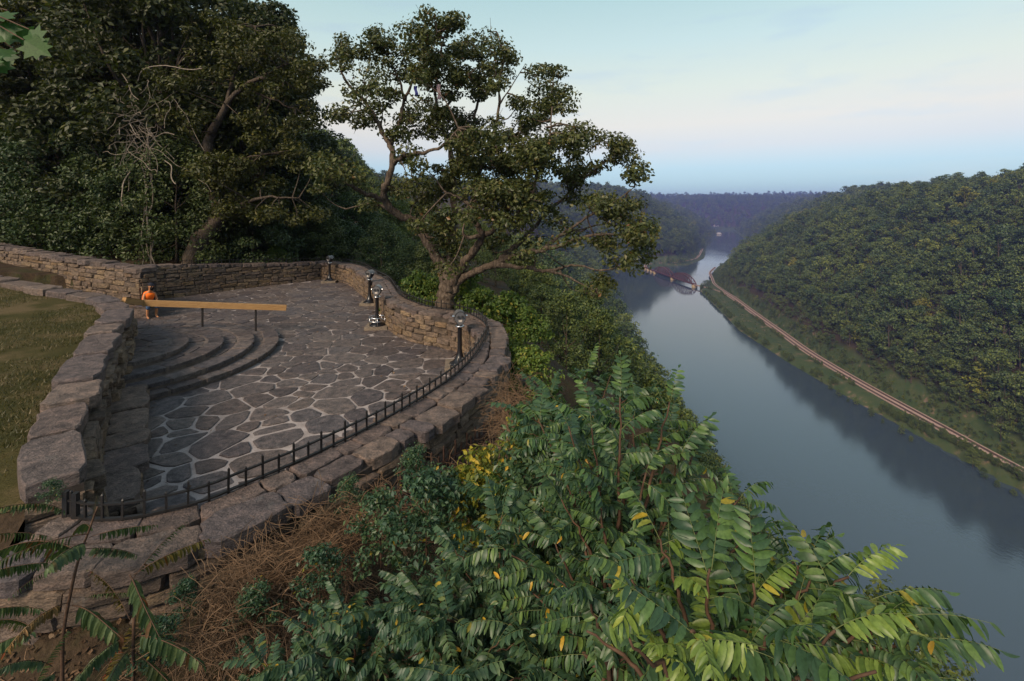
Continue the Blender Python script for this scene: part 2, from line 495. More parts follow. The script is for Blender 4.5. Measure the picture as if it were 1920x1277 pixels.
# ------------------------------------------------------------------ layout of the terrace (metres; floor at z = 0)
RIM_PX = [(120, 965), (180, 975), (245, 972), (320, 957), (390, 938), (445, 915), (500, 892), (570, 862), (630, 833), (690, 803),
          (750, 770), (800, 740), (850, 705), (885, 670), (905, 640), (912, 620), (905, 605), (885, 592), (850, 583), (800, 575),
          (765, 563), (745, 550), (735, 535), (725, 525), (700, 512), (680, 500), (650, 493), (620, 490), (590, 490)]
RIM = smoothline([P(x, y, 1.0) for x, y in RIM_PX], 6)
class Path:
    def __init__(s, pts):
        p = np.asarray(pts, float)
        s.p = p
        s.s = np.r_[0, np.cumsum(np.linalg.norm(np.diff(p[:, :2], axis=0), axis=1))]
        s.L = s.s[-1]
        t = nrm(np.gradient(p[:, :2], s.s, axis=0))
        k = np.ones(7) / 7
        t = np.c_[np.convolve(np.pad(t[:, 0], 3, 'edge'), k, 'valid'), np.convolve(np.pad(t[:, 1], 3, 'edge'), k, 'valid')] if len(t) > 8 else t
        s.t = nrm(t)
    def at(s, u, off=0.0):                   # off > 0 lies to the right of the direction of travel
        u = np.asarray(u, float)
        x, y = np.interp(u, s.s, s.p[:, 0]), np.interp(u, s.s, s.p[:, 1])
        tx, ty = np.interp(u, s.s, s.t[:, 0]), np.interp(u, s.s, s.t[:, 1])
        return np.stack([x + ty * off, y - tx * off], -1)
    def ang(s, u):
        return math.atan2(np.interp(u, s.s, s.t[:, 1]), np.interp(u, s.s, s.t[:, 0]))
rim = Path(RIM)                              # travels from the near end out along the drop and round to the back wall: right = outside
def near_s(path, xy):
    return path.s[np.argmin(((path.p[:, :2] - np.array(xy)) ** 2).sum(1))]

GARDEN = smoothline([(-4.99, 5.27), (-5.2, 5.5), (-5.98, 6.33), (-7.3, 8.1), (-8.5, 9.8), (-9.6, 11.5), (-10.6, 12.9), (-11.6, 13.8), (-12.9, 14.6), (-14.3, 15.2), (-17, 16.4), (-20, 17.8), (-25, 20)], 5)
garden = Path(GARDEN)                        # right = terrace side
ENTR = Path(smoothline([(-14.3, 18.9), (-18, 20.6), (-22, 22.5), (-27, 24.9), (-32, 27.3)], 5))
BACK = Path(smoothline([(-10.9, 28.4), (-11.9, 27.2), (-14.1, 24.8), (-16.1, 22.2), (-17.6, 20.5)], 5))

PLAZA = np.vstack([rim.p[:, :2], BACK.p, ENTR.p[:4], garden.p[::-1]])
def inside(poly, x, y):
    r = np.zeros(np.shape(x), bool)
    j = len(poly) - 1
    for i in range(len(poly)):
        xi, yi = poly[i]
        xj, yj = poly[j]
        c = ((yi > y) != (yj > y)) & (x < (xj - xi) * (y - yi) / (yj - yi + 1e-12) + xi)
        r ^= c
        j = i
    return r
def polydist(pts, x, y, closed=True):
    best = np.full(np.shape(x), 1e9)
    which = np.zeros(np.shape(x), int)
    n = len(pts)
    for i in range(n if closed else n - 1):
        a, b = pts[i], pts[(i + 1) % n]
        d = b - a
        t = np.clip(((x - a[0]) * d[0] + (y - a[1]) * d[1]) / max(d @ d, 1e-9), 0, 1)
        q = np.hypot(x - a[0] - t * d[0], y - a[1] - t * d[1])
        m = q < best
        best = np.where(m, q, best)
        which = np.where(m, i, which)
    return best, which

# ------------------------------------------------------------------ the gorge: river, banks, hills
WZ = -174.0
LEFT = [(122, -700), (126, -200), (128, 100), (132, 300), (140, 450), (152, 579), (178, 835), (234, 1171), (282, 1337), (372, 1395), (422, 1432), (540, 1472), (658, 1654), (787, 1956), (1016, 2506), (1320, 3085), (1560, 3700)]
RIGHT = [(1690, 3660), (1360, 2830), (1110, 2230), (965, 1920), (835, 1700), (690, 1500), (560, 1310), (474, 1150), (420, 1064), (400, 1022), (352, 800), (328, 691), (317, 549), (315, 443), (318, 363), (321, 300), (321, -700)]
RIVER = np.array(LEFT + RIGHT, float)
NL = len(LEFT)
RAIL1 = smoothline([(326, -300), (327.5, 150), (328.5, 307), (332, 378), (338, 476), (349, 570), (366, 657), (392, 790), (414, 900), (424, 980), (404.5, 1064)], 8)
RAIL2 = smoothline([(332, -300), (333.5, 150), (334.5, 307), (338, 378), (344, 476), (355, 570), (372, 657), (398, 790), (421, 900), (434, 980), (452, 1070), (480, 1150), (520, 1260), (580, 1370)], 8)
RAIL3 = smoothline([(382, 1372), (398, 1425), (440, 1470), (520, 1500), (600, 1585), (650, 1675), (720, 1830), (790, 1990)], 8)
RZ = -167.6
def terrain_z(x, y, detail=True):
    x, y = np.asarray(x, float), np.asarray(y, float)
    d, w = polydist(RIVER, x, y)
    ins = inside(RIVER, x, y)
    right = (w >= NL - 1) & (w < len(RIVER) - 1)
    gully = fbm(x / 170, y / 170, 3, 4)
    dd = np.maximum(0, d * (1 + 0.42 * gully * np.clip((d - 25) / 120, 0, 1)))
    dd = dd / (1 + 0.6 * np.clip((y - 2300) / 1500, 0, 1))
    H = 188 * (1 + 0.7 * fbm(x / 1100 + 3.1, y / 1100, 17, 3) * np.clip((y - 1100) / 1500, 0, 1)) + np.clip((y - 1200) / 3000, 0, 1) * 45
    xs = np.array([0, 5, 20, 60, 150, 260, 380, 520, 800, 2000.])
    ys = np.array([-0.3, 4, 9, 37, 104, 164, 196, 205, 214, 225.])
    zr = WZ + np.interp(dd, xs, ys) * H / 205
    dl = np.maximum(np.minimum(dd, 20), dd - 30 * np.clip((y - 55) / 120, 0, 1))
    zl = np.interp(dl, [0, 5, 34, 116, 132, 150, 195, 300, 600, 2000], [WZ - .3, -170, -132, -26, -6, 0.5, 10, 34, 62, 90])
    far = np.clip((y - 700) / 500, 0, 1)
    zl = zl * (1 - far) + (WZ + np.interp(dd, xs, ys) * (H + 22 * np.clip((y - 1300) / 500, 0, 1) * np.clip((3300 - y) / 700, 0, 1)) / 205) * far
    z = np.where(right, zr, zl) + gully * 10 * np.clip(d / 120 - 0.3, 0, 1) * np.clip((np.hypot(x, y) - 60) / 150, 0, 1)
    rx_ = np.interp(y, RAIL1[:, 1], RAIL1[:, 0])
    z = np.where(right & (y < 1064) & (x < rx_), np.minimum(z, RZ - 1.2), z)
    # rail benches
    for rl in (RAIL1, RAIL2, RAIL3):
        rd, _ = polydist(rl[::3], x, y, False)
        k = np.clip((rd - 6) / 9, 0, 1)
        z = np.where(rd < 15, (RZ - 0.5) * (1 - k) + z * k, z)
    z = np.where(ins, WZ - np.minimum(5, 0.35 * d) - 0.05, z)
    # round the terrace
    near = np.hypot(x + 5, y - 14) < 70
    if near.any():
        xn, yn = x[near], y[near]
        pd, pw = polydist(PLAZA, xn, yn)
        pin = inside(PLAZA, xn, yn)
        foot = np.interp(yn, [3, 5, 6, 8, 11, 13.5, 15, 28], [0.45, 0.4, 0.2, -0.25, -0.75, -0.3, 0.25, 0.1])
        slope = np.interp(yn, [0, 10, 14, 20, 30], [0.75, 0.85, 0.6, 0.45, 0.3])
        loc = foot - slope * np.maximum(0, pd - np.where(yn < 12, 0.75, 0.45))
        west = (xn < -9.5) | ((pw > len(rim.p) + 10) & (xn < -4.8))
        up = 0.9 + 0.05 * np.maximum(0, -xn - 12)
        wb = np.clip((-xn - 4.9) / 1.5, 0, 1) * np.clip((yn - 2.5) / 2.2, 0, 1)
        wb = np.where(yn > 19, np.clip((-xn - 12) / 6, 0, 1), wb)
        loc = loc * (1 - wb) + up * wb
        b = np.clip((pd - 5) / 22, 0, 1)
        b = b * b * (3 - 2 * b)
        zz = loc * (1 - b) + z[near] * b
        if detail:
            zz = zz + 0.25 * fbm(xn * 0.8, yn * 0.8, 9, 3)
        zz = np.where(pin, -0.6, zz)
        zz = np.where(pd < np.where(yn > 17, 0.75, np.where(xn < -4.4, 0.08, np.where(yn < 12, 0.64, 0.4))), -0.6, zz)
        z[near] = zz
    return z

th = np.unique(np.r_[np.linspace(-115, -60, 70), np.linspace(-60, 60, 420), np.linspace(60, 115, 50)]) * math.pi / 180
rr = np.r_[0.4, 1.0, 1.6, 2.2, np.geomspace(2.8, 9000, 400)]
TH, RR = np.meshgrid(th, rr)
TX, TY = np.sin(TH) * RR, np.cos(TH) * RR
TZ = terrain_z(TX.ravel(), TY.ravel()).reshape(TX.shape)
ni, nj = TX.shape
ii, jj = np.meshgrid(np.arange(ni - 1), np.arange(nj - 1), indexing='ij')
a = (ii * nj + jj).ravel()
Fq = np.stack([a, a + 1, a + nj + 1, a + nj], 1)[:, ::-1]
tag(obj('terrain', np.stack([TX, TY, TZ], -1).reshape(-1, 3), Fq, M['ground'], smooth=True), kind='structure')
gx, gy = np.meshgrid(np.linspace(-100, 2600, 28), np.linspace(-700, 4200, 50))
n0, n1 = gx.shape
ii, jj = np.meshgrid(np.arange(n0 - 1), np.arange(n1 - 1), indexing='ij')
a = (ii * n1 + jj).ravel()
tag(obj('river', np.stack([gx, gy, np.full_like(gx, WZ)], -1).reshape(-1, 3), np.stack([a, a + 1, a + n1 + 1, a + n1], 1), M['water']), kind='structure')
# horizon of the ground seen from the camera, to know which trees the picture shows
EL = (TZ - CZ) / RR
HOR = np.maximum.accumulate(EL, axis=0)
def visible(x, y, top):
    r, t = np.hypot(x, y), np.arctan2(x, y)
    ti = np.clip(np.searchsorted(th, t), 1, len(th) - 1)
    ri = np.clip(np.searchsorted(rr, r * 0.985) - 1, 0, len(rr) - 1)
    return (top - CZ) / r > HOR[ri, ti] - 0.004

# ------------------------------------------------------------------ stones
def stone_shape(w, h, rs, cut=0.28):
    """outline of a rough stone, 8 points, in a box w x h centred on 0"""
    c = [(-1, -1), (1, -1), (1, 1), (-1, 1)]
    out = []
    for i, (sx, sy) in enumerate(c):
        cx, cy = rs.uniform(0.06, cut, 2) * min(w, h)
        a = (sx * (w / 2 - cx), sy * h / 2)
        b = (sx * w / 2, sy * (h / 2 - cy))
        out += [b, a] if sx * sy > 0 else [a, b]
    o = np.array(out)
    return o + rs.uniform(-0.06, 0.06, (8, 2)) * min(w, h)
def stone_geo(ol, proud, rs, inset=0.86, back=-0.05):
    """rings in (u, v, out) space + centre"""
    n = len(ol)
    k = min(np.ptp(ol[:, 0]), np.ptp(ol[:, 1]))
    c = ol.mean(0)
    r0 = np.c_[ol, np.full(n, back)]
    r1 = np.c_[ol * 1.0, np.full(n, proud * 0.55) + rs.uniform(-.2, .2, n) * proud]
    sh = ol - nrm(ol - c) * np.minimum(np.linalg.norm(ol - c, axis=1), (1 - inset) * k)[:, None]
    r2 = np.c_[sh, np.full(n, proud) + rs.uniform(-.25, .2, n) * proud]
    ce = np.r_[c + rs.uniform(-.15, .15, 2) * k, proud * rs.uniform(0.9, 1.25)]
    V = np.vstack([r0, r1, r2, ce[None]])
    F = []
    for g in (0, 1):
        for i in range(n):
            j = (i + 1) % n
            F.append((g * n + i, g * n + j, (g + 1) * n + j, (g + 1) * n + i))
    for i in range(n):
        F.append((2 * n + i, 2 * n + (i + 1) % n, 3 * n))
    return V, F
def face_stones(path, s0, s1, side, off, ztop, zbot, rs, ch=(0.09, 0.20), lw=(0.22, 0.62), proud=0.05, gap=0.02):
    """courses of stones on a wall face; returns [(V, F, size)]"""
    out = []
    zmin = min(float(zbot(s0)), float(zbot(s1)), float(zbot((s0 + s1) / 2)))
    zmax = max(float(ztop(s0)), float(ztop(s1)))
    z = zmin
    while z < zmax:
        hc = rs.uniform(*ch)
        s = s0 - rs.uniform(0, 0.3)
        while s < s1:
            w = rs.uniform(*lw) * (0.7 + 1.6 * hc)
            h = hc
            sm = s + w / 2
            if rs.random() < 0.13:
                w *= 0.55
            zt, zb = float(ztop(sm)), float(zbot(sm))
            zc = z + h / 2 + 0.02 * math.sin(sm * 2.1 + z * 9)
            if zc - h * 0.3 > zb and zc + h * 0.35 < zt and sm < s1 and sm > s0:
                hh = min(h, (zt - zc) * 2)
                ol = stone_shape(w - gap, hh - gap * 0.8, rs)
                tl = rs.uniform(-0.05, 0.05)
                ol = ol @ np.array([[1, tl], [-tl, 1]])
                V, F = stone_geo(ol, proud * rs.uniform(0.5, 1.5), rs)
                W = np.empty_like(V)
                W[:, :2] = np.array([path.at(sm + u, off + side * o) for u, o in zip(V[:, 0], V[:, 2])])
                W[:, 2] = zc + V[:, 1]
                if side < 0:
                    F = [f[::-1] for f in F]
                out.append((W, F, math.sqrt(max(w * h, 1e-4))))
            s += w
        z += hc
    return out
def rough_outline(w, h, rs, k=5, amp=0.05):
    pts = []
    for (a0, b0), (a1, b1) in (((-1, -1), (1, -1)), ((1, -1), (1, 1)), ((1, 1), (-1, 1)), ((-1, 1), (-1, -1))):
        for t in (np.arange(k) + 0.5) / k:
            pts.append(((a0 + (a1 - a0) * t) * w / 2, (b0 + (b1 - b0) * t) * h / 2))
    o = np.array(pts)
    return o + rs.normal(size=o.shape) * amp * min(w, h) * 0.5
def slab_stones(path, s0, s1, o0, o1, zf, rs, lw=(0.5, 1.0), th=0.13, rows=1, gap=0.02, jit=0.05):
    """coping slabs laid along a wall top"""
    out = []
    ed = np.linspace(o0, o1, rows + 1)
    for r in range(rows):
        s = s0
        while s < s1 - 0.1:
            w = min(rs.uniform(*lw), s1 - s)
            b0 = ed[r] + (rs.uniform(-jit, jit) if r == 0 else 0)
            b1 = ed[r + 1] + (rs.uniform(-jit, jit) if r == rows - 1 else 0)
            ol = rough_outline(w - gap, b1 - b0 - gap, rs, 4, 0.06)
            t = th * rs.uniform(0.86, 1.14)
            V, F = stone_geo(ol, t, rs, 0.955, -0.03)
            V[:, 2] = np.where(V[:, 2] > 0, t - np.clip(t - V[:, 2], -0.02, 1) * 0.3, V[:, 2])
            sm, om = s + w / 2, (b0 + b1) / 2
            W = np.empty_like(V)
            W[:, :2] = np.array([path.at(sm + u, om - v) for u, v in V[:, :2]])
            W[:, 2] = float(zf(sm)) - th + V[:, 2]
            out.append((W, F, math.sqrt(w * (b1 - b0)) * 1.2))
            s += w
    return out
def emit_stones(stones, parent, name, mats, limit=300, rest='small_stones'):
    """the largest in view become parts, the rest one part"""
    key = []
    for W, F, sz, *_ in stones:
        c = W.mean(0)
        key.append(sz / max(1.0, np.linalg.norm(c - [0, 0, CZ])) * (1 if c[1] > 1 else 0))
    order = np.argsort(key)[::-1]
    mb = {}
    for i, k in enumerate(order):
        W, F, sz, *mm = stones[k]
        m = mm[0] if mm else mats
        if i < limit:
            obj(name, W, F, m, parent)
        else:
            mb.setdefault(m.name, (m, MB()))[1].add(W, F)
    for m, b in mb.values():
        tag(b.build(rest, m, parent), kind='stuff')
def core_wall(path, s0, s1, o0, o1, ztop, zbot, parent, name='wall_core', n=None, mat=None):
    n = n or max(3, int((s1 - s0) / 0.25))
    ss = np.linspace(s0, s1, n)
    V = []
    for s in ss:
        A, B = path.at(s, o0), path.at(s, o1)
        zt, zb = float(ztop(s)), float(zbot(s))
        V += [(*A, zb), (*B, zb), (*B, zt), (*A, zt)]
    F = []
    for i in range(n - 1):
        for k in range(4):
            l = (k + 1) % 4
            F.append((i * 4 + k, i * 4 + l, i * 4 + 4 + l, i * 4 + 4 + k))
    F += [(3, 2, 1, 0), tuple((n - 1) * 4 + k for k in range(4))]
    return obj(name, V, F, mat or M['core'], parent)

# --- the curved parapet
rs = np.random.default_rng(3)
top1 = lambda s: 1.0
sA = near_s(rim, P(885, 670, 1)); sB = near_s(rim, P(912, 620, 1)); sC = near_s(rim, P(850, 583, 1))
par = thing('parapet_wall', (*rim.at(rim.L * 0.3), 0.0), 'low curving parapet of rough stone along the drop, topped by iron pickets', 'wall')
rimw = Path(np.array([rim.at(q, float(np.interp(q, [0, sA, sB, sC, rim.L], [0.36, 0.36, 0.10, -0.18, -0.18]))) for q in np.linspace(0, rim.L, 150)]))
sA, sB, sC = sA * rimw.L / rim.L, sB * rimw.L / rim.L, sC * rimw.L / rim.L
zo = lambda s: float(np.interp(s, [0, 2, sA, sB, rim.L], [0.1, -0.3, -1.6, -1.2, -0.6]))
core_wall(rimw, 0, rimw.L, -0.42, 0.34, lambda s: 0.9, zo, par, n=140)
st = [(*x, M['cope']) for x in slab_stones(rimw, 0, rimw.L, -0.47, 0.41, top1, rs, (0.3, 0.75), 0.13, 2, jit=0.10)]
st += [(*x, M['wall']) for x in face_stones(rimw, 0, sC, 1, 0.34, lambda s: 0.93, zo, rs, (0.08, 0.21), (0.25, 0.8), 0.075)]
st += [(*x, M['wall']) for x in face_stones(rimw, sA - 0.4, rimw.L, -1, -0.42, lambda s: 0.9, lambda s: -0.02, rs, (0.09, 0.19), (0.25, 0.7), 0.05)]
st += [(*x, M['wall']) for x in face_stones(Path([rimw.at(0.0, -0.42), rimw.at(0.0, 0.34)]), 0, 0.76, -1, 0.0, lambda s: 0.92, lambda s: 0.1, rs, (0.1, 0.2), (0.25, 0.5), 0.05)]
emit_stones(st, par, 'stone', M['wall'])

# --- back wall
bw = thing('back_wall', (*BACK.at(BACK.L / 2), 0.0), 'straight stone wall at the back of the terrace, in front of the dark trees', 'wall')
ztb = lambda s: float(np.interp(s, [0, 2, 5.5, 9, 12], [1.04, 1.1, 1.36, 1.63, 1.8]))
core_wall(BACK, 0, BACK.L, 0.02, 0.5, lambda s: ztb(s) - 0.1, lambda s: -0.4, bw)
st = [(*x, M['cope']) for x in slab_stones(BACK, 0, BACK.L, -0.04, 0.55, ztb, rs, (0.35, 0.8), 0.12, 1)]
st += face_stones(BACK, 0, BACK.L, -1, 0.02, lambda s: ztb(s) - 0.1, lambda s: -0.02, rs, (0.10, 0.2), (0.3, 0.8), 0.05)
emit_stones(st, bw, 'stone', M['wall'])

# --- entrance wall
ew = thing('entrance_wall', (*ENTR.at(ENTR.L / 2), 0.0), 'stone wall with sloping top that climbs beside the entrance, behind the seated person', 'wall')
zte = lambda s: 1.83 + 0.04 * s
core_wall(ENTR, 0, ENTR.L, -0.28, 0.28, lambda s: zte(s) - 0.12, lambda s: -0.4, ew)
st = [(*x, M['cope']) for x in slab_stones(ENTR, -0.05, ENTR.L, -0.36, 0.36, zte, rs, (0.6, 1.3), 0.16, 1)]
st += face_stones(ENTR, 0, ENTR.L, -1, -0.28, lambda s: zte(s) - 0.13, lambda s: -0.02, rs, (0.10, 0.22), (0.3, 0.9), 0.055)
st += face_stones(ENTR, 0, ENTR.L, 1, 0.28, lambda s: zte(s) - 0.13, lambda s: -0.02, rs, (0.12, 0.22), (0.35, 0.9), 0.055)
e0, e1 = ENTR.at(0, 0.28), ENTR.at(0, -0.28)
st += face_stones(Path([e0, e1]), 0, 0.56, -1, 0.0, lambda s: 1.7, lambda s: -0.02, rs, (0.12, 0.22), (0.3, 0.5), 0.05)
emit_stones(st, ew, 'stone', M['wall'])

# --- garden wall with wide slabs
gw = thing('garden_wall', (*garden.at(6), 0.0), 'tall stone wall with wide weathered slabs on top, holding back the lawn', 'wall')
ztg = lambda s: float(np.interp(s, [0, 1, 4, 7.5, 11, 14, 18, 28], [1.28, 1.3, 1.4, 1.5, 1.58, 1.62, 1.75, 2.0]))
core_wall(garden, 0.0, garden.L, -0.23, 0.22, lambda s: ztg(s) - 0.14, lambda s: -0.4, gw, n=90)
st = [(*x, M['cope']) for x in slab_stones(garden, -0.02, garden.L, -0.32, 0.28, ztg, rs, (0.9, 1.9), 0.17, 1, 0.018, 0.06)]
st += face_stones(garden, 0, 16, 1, 0.22, lambda s: ztg(s) - 0.15, lambda s: -0.02, rs, (0.10, 0.26), (0.2, 0.7), 0.14)
g0, g1 = garden.at(0, -0.25), garden.at(0, 0.25)
st += face_stones(Path([g0, g1]), -0.02, 0.52, 1, 0.0, lambda s: 1.13, lambda s: 0.2, rs, (0.14, 0.22), (0.5, 0.9), 0.07)
emit_stones(st, gw, 'stone', M['wall'])
# --- low ledge at its foot
lg = thing('stone_ledge', (*garden.at(3, 0.6), 0.0), 'low ledge of broken slabs along the foot of the garden wall', 'ledge')
sl0, sl1 = 0.9, near_s(garden, (-8.6, 10.0))
core_wall(garden, sl0, sl1, 0.24, 0.82, lambda s: 0.26, lambda s: -0.2, lg)
st = [(*x, M['cope']) for x in slab_stones(garden, sl0, sl1, 0.26, 0.90, lambda s: 0.38, rs, (0.5, 1.1), 0.13, 1, 0.02, 0.07)]
st += face_stones(garden, sl0, sl1, 1, 0.82, lambda s: 0.27, lambda s: -0.02, rs, (0.1, 0.17), (0.3, 0.6), 0.05)
st += face_stones(Path([garden.at(sl0, 0.3), garden.at(sl0, 0.84)]), 0, 0.54, 1, 0.0, lambda s: 0.27, lambda s: -0.02, rs, (0.1, 0.17), (0.2, 0.4), 0.04)
emit_stones(st, lg, 'stone', M['wall'])

# ------------------------------------------------------------------ terrace floor
STEPS = [(-11.35, 13.2, 4.42, 0.15), (-10.82, 12.8, 3.45, 0.30), (-10.45, 12.5, 2.50, 0.45), (-10.55, 12.2, 1.92, 0.60)]
fl = obj('terrace_floor', [(*p, -0.012) for p in PLAZA[::1]], [tuple(range(len(PLAZA)))], M['mortar'])
tag(fl, kind='structure')
def clip(poly, n, d):
    out = []
    for i in range(len(poly)):
        a, b = poly[i - 1], poly[i]
        da, db = a @ n - d, b @ n - d
        if da <= 0:
            if db <= 0:
                out.append(b)
            else:
                out.append(a + (b - a) * da / (da - db))
        elif db <= 0:
            out.append(a + (b - a) * da / (da - db))
            out.append(b)
    return out
def flagstones(poly, spacing, rs, skip, jointf, keep):
    lo, hi = poly.min(0), poly.max(0)
    pts = []
    for k in range(9000):
        p = rs.uniform(lo, hi)
        sp = spacing * rs.choice([0.42, 0.7, 1.0, 1.2])
        if all((p[0] - q[0]) ** 2 + (p[1] - q[1]) ** 2 > (0.5 * (sp + q[2])) ** 2 for q in pts[-4000:]):
            pts.append((p[0], p[1], sp))
    S = np.array(pts)
    ins = inside(poly, S[:, 0], S[:, 1])
    out = []
    for i in range(len(S)):
        if not ins[i] or not keep(S[i, 0], S[i, 1]):
            continue
        c = S[i, :2]
        D = ((S[:, :2] - c) ** 2).sum(1)
        nb = np.argsort(D)[1:18]
        cell = [c + np.array(k) * 1.4 for k in ((-1, -1), (1, -1), (1, 1), (-1, 1))]
        for j in nb:
            q = S[j, :2]
            n = nrm(q - c)
            w = S[i, 2] / (S[i, 2] + S[j, 2])
            mid = c + (q - c) * (0.35 * 0.5 + 0.65 * w)
            cell = clip(cell, n, mid @ n - jointf(c) * rs.uniform(0.5, 1.3))
            if len(cell) < 3:
                break
        if len(cell) < 3:
            continue
        cell = np.array(cell)
        # knock the corners off
        o2 = []
        m = len(cell)
        for k in range(m):
            p0, p1, p2 = cell[k - 1], cell[k], cell[(k + 1) % m]
            f = rs.uniform(0.10, 0.24)
            o2 += [p1 + (p0 - p1) * f, p1 + (p2 - p1) * f]
        ol = np.array(o2) + rs.uniform(-0.012, 0.012, (len(o2), 2))
        if np.ptp(ol[:, 0]) * np.ptp(ol[:, 1]) < 0.015:
            continue
        out.append(ol)
    return out
def flag_mesh(ol, z, rs, th=0.022):
    n = len(ol)
    c = ol.mean(0)
    tl = rs.uniform(-0.02, 0.02, 2)
    zt = z + th * rs.uniform(0.5, 1.2)
    r0 = np.c_[ol, np.full(n, z - 0.015)]
    r1 = np.c_[ol, zt - 0.008 + (ol - c) @ tl]
    inn = ol + (c - ol) * 0.07
    r2 = np.c_[inn, zt + (inn - c) @ tl + rs.uniform(-.003, .003, n)]
    V = np.vstack([r0, r1, r2])
    F = [(g * n + i, g * n + (i + 1) % n, (g + 1) * n + (i + 1) % n, (g + 1) * n + i) for g in (0, 1) for i in range(n)]
    F.append(tuple(range(2 * n, 3 * n)))
    return V, F
rs = np.random.default_rng(5)
def keepf(x, y):
    cx, cy_, r, _ = STEPS[0]
    return math.hypot(x - cx, y - cy_) > r - 0.15
cells = flagstones(PLAZA, 0.62, rs, None, lambda c: np.interp(c[1], [6, 10, 16, 24], [0.052, 0.030, 0.010, 0.007]), keepf)
fst = []
for ol in cells:
    V, F = flag_mesh(ol, -0.012, rs)
    fst.append((V, F, math.sqrt(np.ptp(ol[:, 0]) * np.ptp(ol[:, 1]))))
emit_stones(fst, fl, 'flagstone', M['flag'], 300, 'far_flagstones')

# half-round steps
sp = thing('stone_steps', (STEPS[0][0], STEPS[0][1], 0), 'flight of half-round flagstone steps beside the timber handrail', 'steps')
for k, (cx, cy_, r, z) in enumerate(STEPS):
    n = 72
    aa = np.linspace(-math.pi, math.pi, n, endpoint=False)
    ring = np.c_[cx + r * np.cos(aa), cy_ + r * np.sin(aa)]
    V = np.vstack([np.c_[ring, np.full(n, -0.05)], np.c_[ring, np.full(n, z - 0.012)]])
    F = [(i, (i + 1) % n, n + (i + 1) % n, n + i) for i in range(n)] + [tuple(range(n, 2 * n))]
    stp = obj('step', V, F, M['oldmortar'], sp)
    inner = STEPS[k + 1] if k < 3 else None
    pieces = []
    # edge slabs, then an inner band
    for band in ((0.0, 0.42), (0.42, 0.95)) if k < 3 else ((0.0, 0.4), (0.4, 0.85), (0.85, 1.5)):
        ang = -2.1
        while ang < 2.7:
            rb = r - (band[0] + band[1]) / 2
            w = rs.uniform(0.35, 1.05) if band[0] == 0 else rs.uniform(0.3, 0.7)
            da = w / max(rb, 0.4)
            m = ang + da / 2
            px_, py_ = cx + rb * math.cos(m), cy_ + rb * math.sin(m)
            ok = inner is None or math.hypot(px_ - inner[0], py_ - inner[1]) > inner[2] - 0.1
            if ok and px_ > -13.6:
                b0, b1 = band[0] + (-0.03 if band[0] == 0 else 0.02), band[1] + rs.uniform(-0.06, 0.02) - 0.02
                g = 0.02 / max(rb, 0.4)
                cor = [(ang + g, b1), (ang + g, b0), (ang + da / 2, b0), (ang + da - g, b0), (ang + da - g, b1), (ang + da / 2, b1)]
                cell = np.array([(cx + (r - q) * math.cos(t), cy_ + (r - q) * math.sin(t)) for t, q in cor])
                o2 = []
                for q in range(6):
                    p0, p1, p2 = cell[q - 1], cell[q], cell[(q + 1) % 6]
                    f = rs.uniform(0.06, 0.22)
                    o2 += [p1 + (p0 - p1) * f, p1 + (p2 - p1) * f]
                ol = np.array(o2)[::1]
                ar = 0.5 * np.sum(ol[:, 0] * np.roll(ol[:, 1], -1) - ol[:, 1] * np.roll(ol[:, 0], -1))
                if ar < 0:
                    ol = ol[::-1]
                V, F = flag_mesh(ol, z - 0.012, rs, 0.02)
                if band[0] == 0:
                    V[:len(ol), 2] -= 0.06
                pieces.append((V, F))
            ang += da
    for V, F in pieces:
        obj('slab', V, F, M['flag'], stp)

# ------------------------------------------------------------------ lawn
lx, ly = [], []
inner_ = [garden.at(s, -0.25) for s in np.linspace(-0.0, garden.L, 60)]
LV, LF = [], []
wn_ = 16
for i, s in enumerate(np.linspace(0, garden.L, 60)):
    for j in range(wn_):
        q = garden.at(s, -0.22)
        f = j / (wn_ - 1)
        end = np.array([-26.0, 3.0 + 12 * i / 59])
        xy = q * (1 - f) + end * f
        drop = 0.35 * max(0, 1 - s / 2.2) * min(1, f * 9) + 0.3 * f * max(0, 1 - s / 5)
        LV.append((*xy, ztg(s) - 0.20 - 0.05 * (s < 3) - drop + 0.12 * float(fbm(xy[0] * 0.5, xy[1] * 0.5, 4, 3))))
for i in range(59):
    for j in range(wn_ - 1):
        a = i * wn_ + j
        LF.append((a, a + wn_, a + wn_ + 1, a + 1))
LV = np.array(LV)
tag(obj('lawn', LV, LF, M['lawn'], smooth=True), kind='structure')

# earth bank where the lawn ends
bt, bb = LV[:wn_], LV[:wn_] + np.array([0.25, -1.3, 0])
bb[:, 2] = -0.3
bm_ = (bt + bb) / 2 + np.array([0, 0, 0.12])
BV = np.vstack([bt + [0, 0.05, 0.01], bm_, bb])
tag(obj('earth_bank', BV, [(k * wn_ + j, k * wn_ + j + 1, (k + 1) * wn_ + j + 1, (k + 1) * wn_ + j) for k in (0, 1) for j in range(wn_ - 1)], M['ground'], smooth=True), kind='structure')

